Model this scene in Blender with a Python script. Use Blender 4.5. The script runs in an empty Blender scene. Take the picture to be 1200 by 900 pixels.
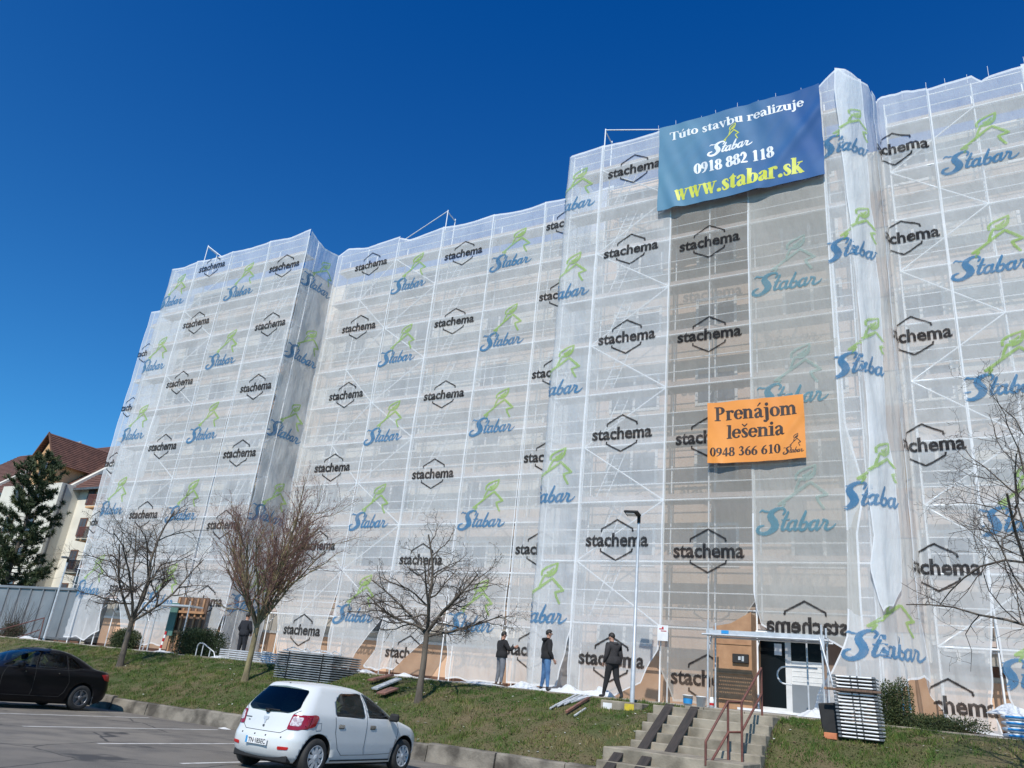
import bpy, bmesh, math, random
import numpy as np
from mathutils import Vector, Matrix, noise

random.seed(11)
scene = bpy.context.scene
COL = scene.collection
PI = math.pi
rad = math.radians

# ------------------------------------------------------------------ camera
# world axes: x runs along the facade, y into the building, z up; the lens is at the origin
F, YAW, PITCH, ROLL = 910.6366, -0.551122, 0.377261, 0.1046612
def cam_axes():
    cy, sy, cp, sp = math.cos(YAW), math.sin(YAW), math.cos(PITCH), math.sin(PITCH)
    fwd = Vector((sy*cp, cy*cp, sp)); right = Vector((cy, -sy, 0)); up = right.cross(fwd)
    cr, sr = math.cos(ROLL), math.sin(ROLL)
    return cr*right + sr*up, -sr*right + cr*up, fwd
RT, UP, FW = cam_axes()
def at(px, py, y):
    """point of the place at depth y that the photograph shows at (px, py)"""
    d = FW + RT*((px-600)/F) - UP*((py-450)/F)
    return d*(y/d.y)
cd = bpy.data.cameras.new("camera"); cam = bpy.data.objects.new("camera", cd); COL.objects.link(cam)
cd.sensor_width = 36; cd.lens = 36*F/1200; cd.clip_start = .05; cd.clip_end = 2000
cam.matrix_world = Matrix(((RT.x, UP.x, -FW.x, 0), (RT.y, UP.y, -FW.y, 0), (RT.z, UP.z, -FW.z, 0), (0, 0, 0, 1)))
scene.camera = cam

# ------------------------------------------------------------------ light
SUN = Vector((.2, -1, 1.03)).normalized()          # towards the sun
w = bpy.data.worlds.new("World"); scene.world = w; w.use_nodes = True
nt = w.node_tree; bg = nt.nodes["Background"]
sky = nt.nodes.new("ShaderNodeTexSky"); sky.sky_type = 'NISHITA'; sky.sun_disc = False
sky.sun_elevation = math.asin(SUN.z); sky.sun_rotation = math.atan2(SUN.x, SUN.y)
sky.altitude = 300; sky.air_density = 1.0; sky.dust_density = .15; sky.ozone_density = 3.0
hs = nt.nodes.new("ShaderNodeMix"); hs.data_type = 'RGBA'; hs.blend_type = 'MULTIPLY'; hs.inputs[0].default_value = 1; hs.inputs[7].default_value = (.19, .72, 1.22, 1)   # the deep clear blue of the day
nt.links.new(sky.outputs[0], hs.inputs[6]); sep = nt.nodes.new("ShaderNodeSeparateColor"); cmb = nt.nodes.new("ShaderNodeCombineColor"); nt.links.new(hs.outputs[2], sep.inputs[0])
for ch, (lo, k, floor) in enumerate(((.113, 2.24, .015), (.373, 1.56, .2), (0, 1.13, .2))):
    a = nt.nodes.new("ShaderNodeMath"); a.operation = 'SUBTRACT'; a.inputs[1].default_value = lo; nt.links.new(sep.outputs[ch], a.inputs[0])
    b = nt.nodes.new("ShaderNodeMath"); b.operation = 'MULTIPLY'; b.inputs[1].default_value = k; nt.links.new(a.outputs[0], b.inputs[0])
    c = nt.nodes.new("ShaderNodeMath"); c.operation = 'MAXIMUM'; c.inputs[1].default_value = floor; nt.links.new(b.outputs[0], c.inputs[0]); nt.links.new(c.outputs[0], cmb.inputs[ch])
nt.links.new(cmb.outputs[0], bg.inputs['Color'])
bg.inputs['Strength'].default_value = .10
sl = bpy.data.lights.new("sun", 'SUN'); sl.energy = 4.6; sl.angle = rad(.53); sl.color = (1, .95, .87)
so = bpy.data.objects.new("sun", sl); COL.objects.link(so)
so.rotation_euler = SUN.to_track_quat('Z', 'Y').to_euler(); so.location = (0, -20, 40)
scene.view_settings.view_transform = 'Standard'; scene.view_settings.look = 'None'
scene.view_settings.exposure = 0; scene.view_settings.gamma = 1; scene.view_settings.use_curve_mapping = False
scene.render.engine = 'CYCLES'
scene.cycles.transparent_max_bounces = 16; scene.cycles.max_bounces = 6

# ------------------------------------------------------------------ materials
def new_mat(name):
    m = bpy.data.materials.new(name); m.use_nodes = True
    return m, m.node_tree.nodes, m.node_tree.links
def pmat(name, c, c2=None, scale=3., rough=.7, bump=0., bscale=40., metal=0., coat=0., detail=5., spec=.5, stretch=None, contrast=(.35, .65)):
    """principled material; c and c2 mix by noise (wear, dirt, grain), bump by a finer noise"""
    m, N, L = new_mat(name); b = N["Principled BSDF"]
    b.inputs['Roughness'].default_value = rough; b.inputs['Metallic'].default_value = metal
    b.inputs['Coat Weight'].default_value = coat; b.inputs['Specular IOR Level'].default_value = spec
    tc = N.new("ShaderNodeTexCoord"); vec = tc.outputs['Object']
    if stretch:
        mp = N.new("ShaderNodeMapping"); mp.inputs['Scale'].default_value = stretch; L.new(vec, mp.inputs[0]); vec = mp.outputs[0]
    if c2 is None: c2 = tuple(x*.8 for x in c)
    nz = N.new("ShaderNodeTexNoise"); nz.inputs['Scale'].default_value = scale; nz.inputs['Detail'].default_value = detail
    L.new(vec, nz.inputs['Vector'])
    mr = N.new("ShaderNodeMapRange"); mr.inputs[1].default_value, mr.inputs[2].default_value = contrast; L.new(nz.outputs[0], mr.inputs[0])
    mx = N.new("ShaderNodeMix"); mx.data_type = 'RGBA'; mx.inputs[6].default_value = (*c, 1); mx.inputs[7].default_value = (*c2, 1)
    L.new(mr.outputs[0], mx.inputs[0]); L.new(mx.outputs[2], b.inputs['Base Color'])
    if bump:
        n2 = N.new("ShaderNodeTexNoise"); n2.inputs['Scale'].default_value = bscale; n2.inputs['Detail'].default_value = 4; L.new(vec, n2.inputs['Vector'])
        bp = N.new("ShaderNodeBump"); bp.inputs['Strength'].default_value = bump; bp.inputs['Distance'].default_value = .02
        L.new(n2.outputs[0], bp.inputs['Height']); L.new(bp.outputs[0], b.inputs['Normal'])
    return m
def net_mat(name, c, alpha, var=.08, trans=.3, nscale=.9):
    """woven debris net: threads that reflect and let light through, and the open mesh between them"""
    m, N, L = new_mat(name); out = N["Material Output"]; N.remove(N["Principled BSDF"])
    tc = N.new("ShaderNodeTexCoord")
    nz = N.new("ShaderNodeTexNoise"); nz.inputs['Scale'].default_value = nscale; nz.inputs['Detail'].default_value = 6; nz.inputs['Roughness'].default_value = .6
    L.new(tc.outputs['Object'], nz.inputs['Vector'])
    mr = N.new("ShaderNodeMapRange"); mr.inputs[1].default_value = .3; mr.inputs[2].default_value = .7
    mr.inputs[3].default_value = alpha-var; mr.inputs[4].default_value = alpha+var; L.new(nz.outputs[0], mr.inputs[0])
    wv = N.new("ShaderNodeTexNoise"); wv.inputs['Scale'].default_value = 2.2; wv.inputs['Detail'].default_value = 3
    mp = N.new("ShaderNodeMapping"); mp.inputs['Scale'].default_value = (2.2, 2.2, .5); mp.inputs['Rotation'].default_value = (0, .25, 0)
    L.new(tc.outputs['Object'], mp.inputs[0]); L.new(mp.outputs[0], wv.inputs['Vector'])
    bp = N.new("ShaderNodeBump"); bp.inputs['Strength'].default_value = .8; bp.inputs['Distance'].default_value = .07; wf = N.new("ShaderNodeTexNoise"); wf.inputs['Scale'].default_value = 1.6; wf.inputs['Detail'].default_value = 5; wf.inputs['Distortion'].default_value = 1.2
    m3 = N.new("ShaderNodeMapping"); m3.inputs['Scale'].default_value = (1.6, 1.6, .8); m3.inputs['Rotation'].default_value = (0, -.6, 0); L.new(tc.outputs['Object'], m3.inputs[0]); L.new(m3.outputs[0], wf.inputs['Vector'])
    sm = N.new("ShaderNodeMath"); sm.operation = 'MULTIPLY_ADD'; sm.inputs[1].default_value = .22; L.new(wf.outputs[0], sm.inputs[0]); L.new(wv.outputs[0], sm.inputs[2]); L.new(sm.outputs[0], bp.inputs['Height'])
    d = N.new("ShaderNodeBsdfDiffuse"); d.inputs[0].default_value = (*c, 1); L.new(bp.outputs[0], d.inputs['Normal'])
    t = N.new("ShaderNodeBsdfTranslucent"); t.inputs[0].default_value = (*c, 1); L.new(bp.outputs[0], t.inputs['Normal'])
    m1 = N.new("ShaderNodeMixShader"); m1.inputs[0].default_value = trans; L.new(d.outputs[0], m1.inputs[1]); L.new(t.outputs[0], m1.inputs[2])
    tr = N.new("ShaderNodeBsdfTransparent"); m2 = N.new("ShaderNodeMixShader")
    L.new(mr.outputs[0], m2.inputs[0]); L.new(tr.outputs[0], m2.inputs[1]); L.new(m1.outputs[0], m2.inputs[2]); L.new(m2.outputs[0], out.inputs[0])
    return m
def glass_mat(name, c=(.015, .02, .025), rough=.04):
    m, N, L = new_mat(name); b = N["Principled BSDF"]
    tc = N.new("ShaderNodeTexCoord"); nz = N.new("ShaderNodeTexNoise"); nz.inputs['Scale'].default_value = 1.3; L.new(tc.outputs['Object'], nz.inputs['Vector'])
    mx = N.new("ShaderNodeMix"); mx.data_type = 'RGBA'; mx.inputs[6].default_value = (*c, 1); mx.inputs[7].default_value = (*[x*2.2 for x in c], 1)
    L.new(nz.outputs[0], mx.inputs[0]); L.new(mx.outputs[2], b.inputs['Base Color'])
    b.inputs['Roughness'].default_value = rough; b.inputs['Specular IOR Level'].default_value = .6
    return m
M = {}
M['net'] = net_mat('white_net', (.85, .87, .88), .54)
M['net_grey'] = net_mat('grey_net', (.56, .54, .50), .46, .05)
M['net_beige'] = net_mat('beige_net', (.66, .65, .61), .62, .06)
M['hem'] = net_mat('net_hem', (.86, .88, .9), .86, .06, .25)
M['sheet'] = net_mat('plastic_sheet', (.86, .89, .92), .88, .08, .3)
M['ink_black'] = net_mat('ink_black', (.018, .018, .02), .82, .12, .1, 3)
M['ink_blue'] = net_mat('ink_blue', (.07, .22, .40), .76, .13, .2, 2.5)
M['ink_green'] = net_mat('ink_green', (.36, .55, .14), .62, .14, .25, 2.5)
M['ink_teal'] = net_mat('ink_teal', (.13, .30, .38), .72, .08, .2, 5)
M['ink_pale'] = net_mat('ink_pale', (.42, .55, .50), .5, .1, .3, 5)
M['galv'] = pmat('galvanised_steel', (.62, .64, .66), (.5, .52, .54), 6, .45, .1, 60, .35)
M['pole'] = pmat('scaffold_tube', (.88, .89, .9), (.74, .76, .78), 3, .5, .1, 60, 0)
M['steel_dark'] = pmat('dark_steel', (.12, .13, .14), (.2, .21, .22), 8, .5, .1, 60, .5)
M['deck'] = pmat('scaffold_deck', (.36, .37, .38), (.26, .26, .25), 3, .7)
M['toe'] = pmat('toe_board', (.50, .42, .38), (.40, .31, .27), 2, .8)
M['peach'] = pmat('peach_render', (.66, .44, .30), (.58, .37, .245), 1.5, .9, .2, 60)
M['cream'] = pmat('cream_render', (.62, .58, .52), (.53, .49, .43), 1.2, .9, .2, 60)
M['brown_wall'] = pmat('brown_render', (.17, .085, .055), (.12, .06, .04), 2, .85, .2, 60)
M['white_frame'] = pmat('white_frame', (.70, .70, .69), (.6, .6, .59), 4, .4)
M['door_glass'] = glass_mat('door_glass', (.005, .006, .007), .25); M['door_glass'].node_tree.nodes['Principled BSDF'].inputs['Specular IOR Level'].default_value = .12
M['pink_render'] = pmat('pink_render', (.66, .50, .41), (.58, .43, .34), .5, .9, .2, 60)
M['peach_dim'] = pmat('pale_peach_render', (.56, .43, .34), (.48, .37, .29), .5, .9, .2, 60)
M['glass'] = glass_mat('window_glass', (.05, .06, .075))
M['concrete'] = pmat('concrete', (.34, .30, .235), (.165, .145, .11), 2.2, .9, .5, 25, detail=9)
M['pave'] = pmat('pavement_concrete', (.40, .37, .33), (.29, .27, .235), 1.6, .9, .3, 30, detail=9)
m, N, L = new_mat('asphalt'); b = N["Principled BSDF"]; b.inputs['Roughness'].default_value = .88; M['asphalt'] = m   # worn lot: patches, grit, cracks and oil drips
tc = N.new("ShaderNodeTexCoord"); O_ = tc.outputs['Object']
def tex(kind, scale, **kw):
    t = N.new(kind); t.inputs['Scale'].default_value = scale; L.new(O_, t.inputs['Vector'])
    for k, v in kw.items():
        if k == 'feature': t.feature = v
        else: t.inputs[k].default_value = v
    return t
def mixc(fac, c1, c2, blend='MIX'):
    x = N.new("ShaderNodeMix"); x.data_type = 'RGBA'; x.blend_type = blend
    for sck, v in ((x.inputs[0], fac), (x.inputs[6], c1), (x.inputs[7], c2)):
        if hasattr(v, 'is_linked'): L.new(v, sck)
        else: sck.default_value = v
    return x.outputs[2]
def ramp(v, a, b):
    r = N.new("ShaderNodeMapRange"); r.inputs[1].default_value = a; r.inputs[2].default_value = b; L.new(v, r.inputs[0]); return r.outputs[0]
big = tex("ShaderNodeTexNoise", .22, Detail=6.); mid = tex("ShaderNodeTexNoise", 1.4, Detail=8.); fine = tex("ShaderNodeTexNoise", 70, Detail=3.); oil = tex("ShaderNodeTexNoise", .9, Detail=3.)
crk = tex("ShaderNodeTexVoronoi", .42, feature='DISTANCE_TO_EDGE')
wob = N.new("ShaderNodeMix"); wob.data_type = 'VECTOR'; wob.inputs[0].default_value = .22; L.new(O_, wob.inputs[4]); L.new(mid.outputs['Color'], wob.inputs[5]); L.new(wob.outputs[1], crk.inputs['Vector'])
c = mixc(ramp(big.outputs[0], .38, .62), (.195, .175, .145, 1), (.145, .13, .11, 1)); c = mixc(ramp(mid.outputs[0], .42, .7), c, (.105, .096, .084, 1))
c = mixc(ramp(fine.outputs[0], .52, .75), c, (.26, .24, .22, 1)); c = mixc(ramp(oil.outputs[0], .66, .74), c, (.055, .052, .05, 1)); c = mixc(ramp(crk.outputs['Distance'], .012, .004), c, (.05, .047, .044, 1))
L.new(c, b.inputs['Base Color']); bp = N.new("ShaderNodeBump"); bp.inputs['Strength'].default_value = .5; bp.inputs['Distance'].default_value = .01; L.new(fine.outputs[0], bp.inputs['Height']); L.new(bp.outputs[0], b.inputs['Normal'])
M['paint'] = pmat('road_paint', (.62, .61, .58), (.30, .29, .27), 5, .8, .2, 80, contrast=(.5, .75))
M['wood'] = pmat('plank_wood', (.20, .13, .09), (.10, .06, .045), 3, .85, .3, 30, stretch=(12, 1, 1))
M['dark_plank'] = pmat('dark_plank', (.05, .04, .035), (.03, .026, .024), 3, .85, .3, 30, stretch=(8, 1, 1))
M['old_steel'] = pmat('weathered_steel', (.33, .36, .38), (.22, .24, .26), 7, .5, .1, 60, .2)
M['redwood'] = pmat('red_plank', (.26, .12, .085), (.16, .085, .07), 3, .8, .3, 30)
M['osb'] = pmat('wood_board', (.42, .24, .13), (.33, .18, .095), 4, .8, .2, 50)
M['rust'] = pmat('rust_red_paint', (.17, .06, .045), (.11, .045, .035), 8, .6, .2, 60)
M['white_plastic'] = pmat('white_plastic', (.8, .8, .8), (.68, .68, .68), 5, .4)
M['black'] = pmat('matt_black', (.012, .012, .013), (.02, .02, .02), 5, .7)
M['rubber'] = pmat('rubber', (.022, .022, .022), (.035, .034, .033), 10, .8)
M['blue_tape'] = pmat('blue_tape', (.02, .25, .6), (.05, .3, .6), 6, .4)
M['yellow'] = pmat('yellow_paint', (.62, .47, .02), (.45, .36, .06), 8, .7)
M['orange'] = pmat('orange_brick', (.62, .22, .10), (.5, .17, .08), 8, .8, .3, 60)
M['bin_grey'] = pmat('grey_sheet_steel', (.24, .255, .27), (.18, .195, .21), .8, .45, .05, 20, .2)
M['tile'] = pmat('brown_roof_tile', (.17, .082, .06), (.11, .055, .042), 2, .8, .3, 30)
M['house_white'] = pmat('house_white', (.72, .69, .6), (.62, .59, .51), .8, .9)
M['house_peach'] = pmat('house_peach', (.68, .42, .22), (.6, .36, .19), .8, .9)
M['red'] = pmat('red_plastic', (.5, .02, .02), (.4, .015, .015), 6, .3)

# ------------------------------------------------------------------ mesh builder
class MB:
    def __init__(s): s.v, s.f, s.m, s.sm = [], [], [], []
    def add(s, vs, fs, mi=0, smooth=False):
        o = len(s.v); s.v += [tuple(p) for p in vs]
        for f in fs: s.f.append(tuple(i+o for i in f)); s.m.append(mi); s.sm.append(smooth)
        return s
    def box(s, c, size, mi=0, rot=None):
        hx, hy, hz = (k/2 for k in size); c = Vector(c)
        ps = [Vector((x, y, z)) for z in (-hz, hz) for y in (-hy, hy) for x in (-hx, hx)]
        if rot is not None: ps = [rot @ p for p in ps]
        return s.add([c+p for p in ps], [(0,2,3,1), (4,5,7,6), (0,1,5,4), (2,6,7,3), (0,4,6,2), (1,3,7,5)], mi)
    def bb(s, x0, x1, y0, y1, z0, z1, mi=0):
        return s.box(((x0+x1)/2, (y0+y1)/2, (z0+z1)/2), (x1-x0, y1-y0, z1-z0), mi)
    def cbox(s, c, size, b, mi=0, rot=None):
        """box with its edges chamfered by b"""
        hx, hy, hz = (k/2 for k in size); c = Vector(c); b = min(b, hx*.9, hy*.9, hz*.9)
        vs, idx = [], {}
        for sx in (-1, 1):
            for sy in (-1, 1):
                for sz in (-1, 1):
                    for ax in range(3):
                        p = Vector((sx*(hx-(b if ax != 0 else 0)), sy*(hy-(b if ax != 1 else 0)), sz*(hz-(b if ax != 2 else 0))))
                        idx[(sx, sy, sz, ax)] = len(vs); vs.append(c+(rot @ p if rot is not None else p))
        fs = []
        for ax in range(3):
            o = [k for k in range(3) if k != ax]
            for sg in (-1, 1):
                q = []
                for a, d in ((-1,-1), (1,-1), (1,1), (-1,1)):
                    t = [0, 0, 0]; t[ax] = sg; t[o[0]] = a; t[o[1]] = d; q.append(idx[(*t, ax)])
                fs.append(tuple(q))
        for ax in range(3):
            o = [k for k in range(3) if k != ax]
            for a in (-1, 1):
                for d in (-1, 1):
                    t1 = [0,0,0]; t1[ax] = -1; t1[o[0]] = a; t1[o[1]] = d; t2 = list(t1); t2[ax] = 1
                    fs.append((idx[(*t1, o[0])], idx[(*t2, o[0])], idx[(*t2, o[1])], idx[(*t1, o[1])]))
        for sx in (-1, 1):
            for sy in (-1, 1):
                for sz in (-1, 1): fs.append(tuple(idx[(sx, sy, sz, a)] for a in range(3)))
        return s.add(vs, fs, mi)
    def tube(s, pts, r, n=8, mi=0, cap=True, smooth=True):
        pts = [Vector(p) for p in pts]; k = len(pts)
        rs = list(r) if hasattr(r, '__len__') else [r]*k
        vs, fs = [], []; prev = None
        for i, p in enumerate(pts):
            d = pts[min(i+1, k-1)]-pts[max(i-1, 0)]
            if d.length < 1e-9: d = Vector((0, 0, 1))
            d.normalize()
            if prev is None: a = d.orthogonal().normalized()
            else:
                a = prev-d*prev.dot(d)
                a = a.normalized() if a.length > 1e-6 else d.orthogonal().normalized()
            prev = a; b = d.cross(a)
            for j in range(n):
                t = 2*PI*j/n; vs.append(p+(a*math.cos(t)+b*math.sin(t))*rs[i])
        for i in range(k-1):
            for j in range(n):
                fs.append((i*n+j, i*n+(j+1) % n, (i+1)*n+(j+1) % n, (i+1)*n+j))
        s.add(vs, fs, mi, smooth)
        if cap and n > 2:
            s.add(vs[:n], [tuple(reversed(range(n)))], mi); s.add(vs[-n:], [tuple(range(n))], mi)
        return s
    def lathe(s, prof, n=24, mi=0, origin=(0,0,0), axis='z', smooth=True):
        o = Vector(origin); vs, fs = [], []; k = len(prof)
        for r, h in prof:
            for j in range(n):
                t = 2*PI*j/n; c, q = r*math.cos(t), r*math.sin(t)
                vs.append(o+Vector((c, q, h) if axis == 'z' else (c, h, q) if axis == 'y' else (h, c, q)))
        for i in range(k-1):
            for j in range(n): fs.append((i*n+j, i*n+(j+1) % n, (i+1)*n+(j+1) % n, (i+1)*n+j))
        return s.add(vs, fs, mi, smooth)
    def prism(s, poly, axis, a0, a1, mi=0):
        """closed polygon given in the two other axes, extruded along axis"""
        def P(p, a): return (a, p[0], p[1]) if axis == 0 else (p[0], a, p[1]) if axis == 1 else (p[0], p[1], a)
        n = len(poly)
        return s.add([P(p, a0) for p in poly]+[P(p, a1) for p in poly],
                     [tuple(range(n)), tuple(reversed(range(n, 2*n)))]+[(i, (i+1) % n, n+(i+1) % n, n+i) for i in range(n)], mi)
    def ell(s, c, r, mi=0, n=12, k=8, rot=None):
        c = Vector(c); vs, fs = [], []
        for i in range(k+1):
            ph = PI*i/k-PI/2
            for j in range(n):
                t = 2*PI*j/n; p = Vector((r[0]*math.cos(ph)*math.cos(t), r[1]*math.cos(ph)*math.sin(t), r[2]*math.sin(ph)))
                vs.append(c+(rot @ p if rot is not None else p))
        for i in range(k):
            for j in range(n): fs.append((i*n+j, i*n+(j+1) % n, (i+1)*n+(j+1) % n, (i+1)*n+j))
        return s.add(vs, fs, mi, True)
    def build(s, name, mats, parent=None, world=False, normals=True):
        me = bpy.data.meshes.new(name)
        off = Vector(parent.location) if (parent is not None and world) else Vector()
        me.from_pydata([tuple(Vector(p)-off) for p in s.v] if off.length else s.v, [], s.f)
        for m in (mats if isinstance(mats, (list, tuple)) else [mats]): me.materials.append(m)
        me.polygons.foreach_set('material_index', s.m); me.polygons.foreach_set('use_smooth', s.sm)
        if normals:
            bm = bmesh.new(); bm.from_mesh(me); bmesh.ops.recalc_face_normals(bm, faces=bm.faces); bm.to_mesh(me); bm.free()
        me.update()
        o = bpy.data.objects.new(name, me); COL.objects.link(o)
        if parent is not None: o.parent = parent
        return o
def tag(o, label=None, cat=None, group=None, kind=None):
    if label: o['label'] = label
    if cat: o['category'] = cat
    if group: o['group'] = group
    if kind: o['kind'] = kind
    return o
def thing(name, label, cat, loc=(0,0,0), rotz=0, group=None):
    o = bpy.data.objects.new(name, None); COL.objects.link(o); o.location = loc; o.rotation_euler = (0, 0, rotz); o.empty_display_size = .2
    return tag(o, label, cat, group)
def struct(o): return tag(o, kind='structure')
def dup(root, loc, rotz=None, label=None):
    r = root.copy(); COL.objects.link(r); r.location = loc
    if rotz is not None: r.rotation_euler = (0, 0, rotz)
    if label: r['label'] = label
    for ch in list(root.children):
        c = ch.copy(); COL.objects.link(c); c.parent = r
        for g in ch.children:
            d = g.copy(); COL.objects.link(d); d.parent = c
    return r
def lerp_tab(tab, x):
    """piecewise linear table [(x, y), ...] with x rising"""
    if x <= tab[0][0]: return tab[0][1]
    for (a, b), (c, d) in zip(tab, tab[1:]):
        if x <= c: return b+(d-b)*(x-a)/(c-a)
    return tab[-1][1]
def fn(x, y, z=0.): return noise.noise(Vector((x, y, z)))
# ------------------------------------------------------------------ lettering: strokes and font outlines rasterised to small cells
def smooth_pts(pts, k=6):
    P = [np.array(p, float) for p in pts]
    if len(P) < 3: return P
    out = []
    for i in range(len(P)-1):
        p0, p1, p2, p3 = P[max(i-1, 0)], P[i], P[i+1], P[min(i+2, len(P)-1)]
        for j in range(k):
            t = j/k
            out.append(.5*((2*p1)+(-p0+p2)*t+(2*p0-5*p1+4*p2-p3)*t*t+(-p0+3*p1-3*p2+p3)*t**3))
    out.append(P[-1]); return out
def arc(cx, cy, rx, ry, a0=0, a1=360, thick=.075, thin=.024, n=22):
    return [(cx+rx*math.cos(rad(a0+(a1-a0)*i/n)), cy+ry*math.sin(rad(a0+(a1-a0)*i/n)),
             thin+(thick-thin)*abs(math.cos(rad(a0+(a1-a0)*i/n)))**1.6) for i in range(n+1)]
T_, H_ = .074, .022
def st(x, a, b, w=T_): return ('L', [(x, a+w*.6, w), (x, b-w*.6, w)], True)
def sf(a, b, y, w=H_): return ('L', [(a, y, w), (b, y, w)])
def vv(o): return [('L', [(o+.1, .44, .068), (o+.27, .02, .05)]), ('L', [(o+.27, .02, .026), (o+.42, .44, .022)]), sf(o+.01, o+.21, .45), sf(o+.34, o+.5, .45)]
A_ACC = ('L', [(.22, .56, .02), (.34, .68, .04)])
SS = ('C', [(.33,.35,.02), (.28,.44,.026), (.17,.44,.04), (.1,.36,.06), (.18,.26,.072), (.28,.17,.072), (.3,.08,.055), (.2,.02,.03), (.1,.04,.028), (.05,.14,.02)])
AA = [('C', [(.34,.33,.07), (.29,.42,.045), (.18,.44,.03), (.09,.37,.055)]), ('L', [(.34,.1,.072), (.34,.33,.072)]),
      ('C', [(.33,.28,.025), (.2,.23,.04), (.11,.15,.065), (.13,.05,.06), (.22,.03,.035), (.33,.1,.022)]), ('C', [(.34,.09,.06), (.4,.03,.035), (.48,.05,.02)])]
SERIF = {
 'T': (.67, [st(.335,0,.68), sf(.2,.47,.02), sf(.05,.62,.655,.026), ('L', [(.05,.65,.03),(.035,.5,.015)]), ('L', [(.62,.65,.03),(.635,.5,.015)])]),
 'u': (.57, [st(.14,.08,.47), sf(.01,.15,.45), ('C', [(.14,.13,.07),(.2,.04,.05),(.3,.03,.03),(.41,.11,.025)]), st(.43,0,.47), sf(.3,.43,.45), sf(.43,.55,.02)]),
 't': (.36, [st(.17,.04,.52), ('L', [(.17,.5,.06),(.2,.6,.01)]), sf(.02,.32,.45,.026), ('C', [(.17,.09,.07),(.23,.03,.04),(.33,.08,.02)])]),
 'o': (.5, [('L', arc(.25,.23,.175,.21))]),
 's': (.39, [SS]), 'a': (.5, AA),
 'v': (.51, vv(0)), 'w': (.74, [('L', [(.09,.44,.062),(.24,.02,.05)]), ('L', [(.24,.02,.025),(.36,.42,.022)]), ('L', [(.33,.44,.062),(.48,.02,.05)]), ('L', [(.48,.02,.025),(.63,.44,.022)]), sf(.0,.2,.45), sf(.25,.43,.45), sf(.55,.72,.45)]),
 'b': (.57, [st(.13,0,.68), sf(.01,.13,.665), ('L', arc(.31,.23,.165,.21,-160,160))]),
 'r': (.44, [st(.13,0,.47), sf(.01,.13,.45), sf(.02,.27,.02), ('C', [(.16,.3,.025),(.24,.42,.03),(.31,.42,.05),(.36,.39,.065)])]),
 'e': (.45, [('L', arc(.23,.23,.165,.21,10,315)), sf(.1,.37,.25,.024)]),
 'l': (.28, [st(.14,0,.68), sf(.01,.14,.665), sf(.02,.27,.02)]),
 'i': (.28, [st(.14,0,.47), sf(.01,.14,.45), sf(.02,.27,.02), ('L', [(.14,.61,.078),(.141,.61,.078)])]),
 'z': (.44, [sf(.05,.39,.43,.03), ('L', [(.33,.42,.055),(.1,.03,.055)]), sf(.04,.4,.025,.03), ('L', [(.05,.43,.025),(.04,.33,.012)]), ('L', [(.4,.03,.025),(.41,.14,.012)])]),
 'j': (.33, [('L', [(.18,-.1,.074),(.18,.4,.074)]), sf(.05,.18,.45), ('C', [(.18,-.08,.07),(.13,-.19,.04),(.04,-.17,.05)]), ('L', [(.18,.61,.078),(.181,.61,.078)])]),
 '.': (.25, [('L', [(.12,.06,.078),(.121,.06,.078)])]),
 'k': (.57, [st(.13,0,.68), sf(.01,.13,.665), ('L', [(.16,.2,.022),(.4,.43,.022)]), ('L', [(.26,.27,.06),(.44,.05,.07)]), sf(.3,.5,.45), sf(.02,.26,.02), sf(.36,.56,.02)]),
 'P': (.62, [st(.18,0,.68), sf(.04,.32,.02), sf(.04,.22,.66), ('C', [(.18,.65,.024),(.38,.64,.035),(.48,.5,.082),(.38,.36,.035),(.2,.35,.024)])]),
 'n': (.57, [st(.13,0,.47), sf(.01,.13,.45), ('C', [(.15,.32,.025),(.26,.42,.035),(.38,.4,.055),(.42,.3,.07)]), st(.42,0,.36), sf(.02,.25,.02), sf(.32,.54,.02)]),
 'm': (.84, [st(.13,0,.47), sf(.01,.13,.45), ('C', [(.15,.32,.025),(.26,.42,.035),(.37,.4,.055),(.41,.3,.07)]), st(.41,0,.36), ('C', [(.43,.32,.025),(.54,.42,.035),(.65,.4,.055),(.69,.3,.07)]), st(.69,0,.36), sf(.02,.25,.02), sf(.31,.52,.02), sf(.6,.81,.02)]),
 '0': (.5, [('L', arc(.25,.335,.165,.31,thick=.08))]),
 '1': (.5, [st(.27,0,.66), ('L', [(.12,.57,.02),(.27,.64,.045)]), sf(.13,.41,.02)]),
 '2': (.5, [('C', [(.08,.5,.04),(.15,.63,.045),(.27,.64,.055),(.36,.5,.08),(.31,.33,.055),(.18,.16,.03),(.09,.06,.03)]), ('L', [(.09,.06,.055),(.42,.06,.055)])]),
 '3': (.5, [('C', [(.09,.55,.03),(.2,.65,.04),(.34,.57,.07),(.3,.43,.05),(.19,.36,.022)]), ('C', [(.19,.36,.022),(.35,.29,.06),(.37,.15,.078),(.25,.03,.04),(.09,.07,.05)])]),
 '4': (.5, [('L', [(.3,.64,.03),(.05,.2,.026)]), sf(.05,.46,.19,.045), st(.33,0,.67)]),
 '6': (.5, [('C', [(.42,.65,.018),(.24,.54,.045),(.12,.34,.08),(.11,.2,.08)]), ('L', arc(.26,.2,.155,.18))]),
 '8': (.5, [('L', arc(.25,.5,.13,.145,thick=.07)), ('L', arc(.25,.18,.16,.165,thick=.078))]),
 '9': (.5, [('L', arc(.24,.46,.155,.18)), ('C', [(.39,.46,.08),(.37,.3,.08),(.26,.12,.045),(.08,.02,.018)])]),
}
SERIF['ú'] = (.57, SERIF['u'][1]+[('L', [(.25,.56,.02),(.37,.68,.04)])])
SERIF['á'] = (.5, AA+[A_ACC])
SERIF['š'] = (.39, [SS, ('L', [(.08,.66,.028),(.19,.56,.03)]), ('L', [(.19,.56,.03),(.31,.66,.028)])])
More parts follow.
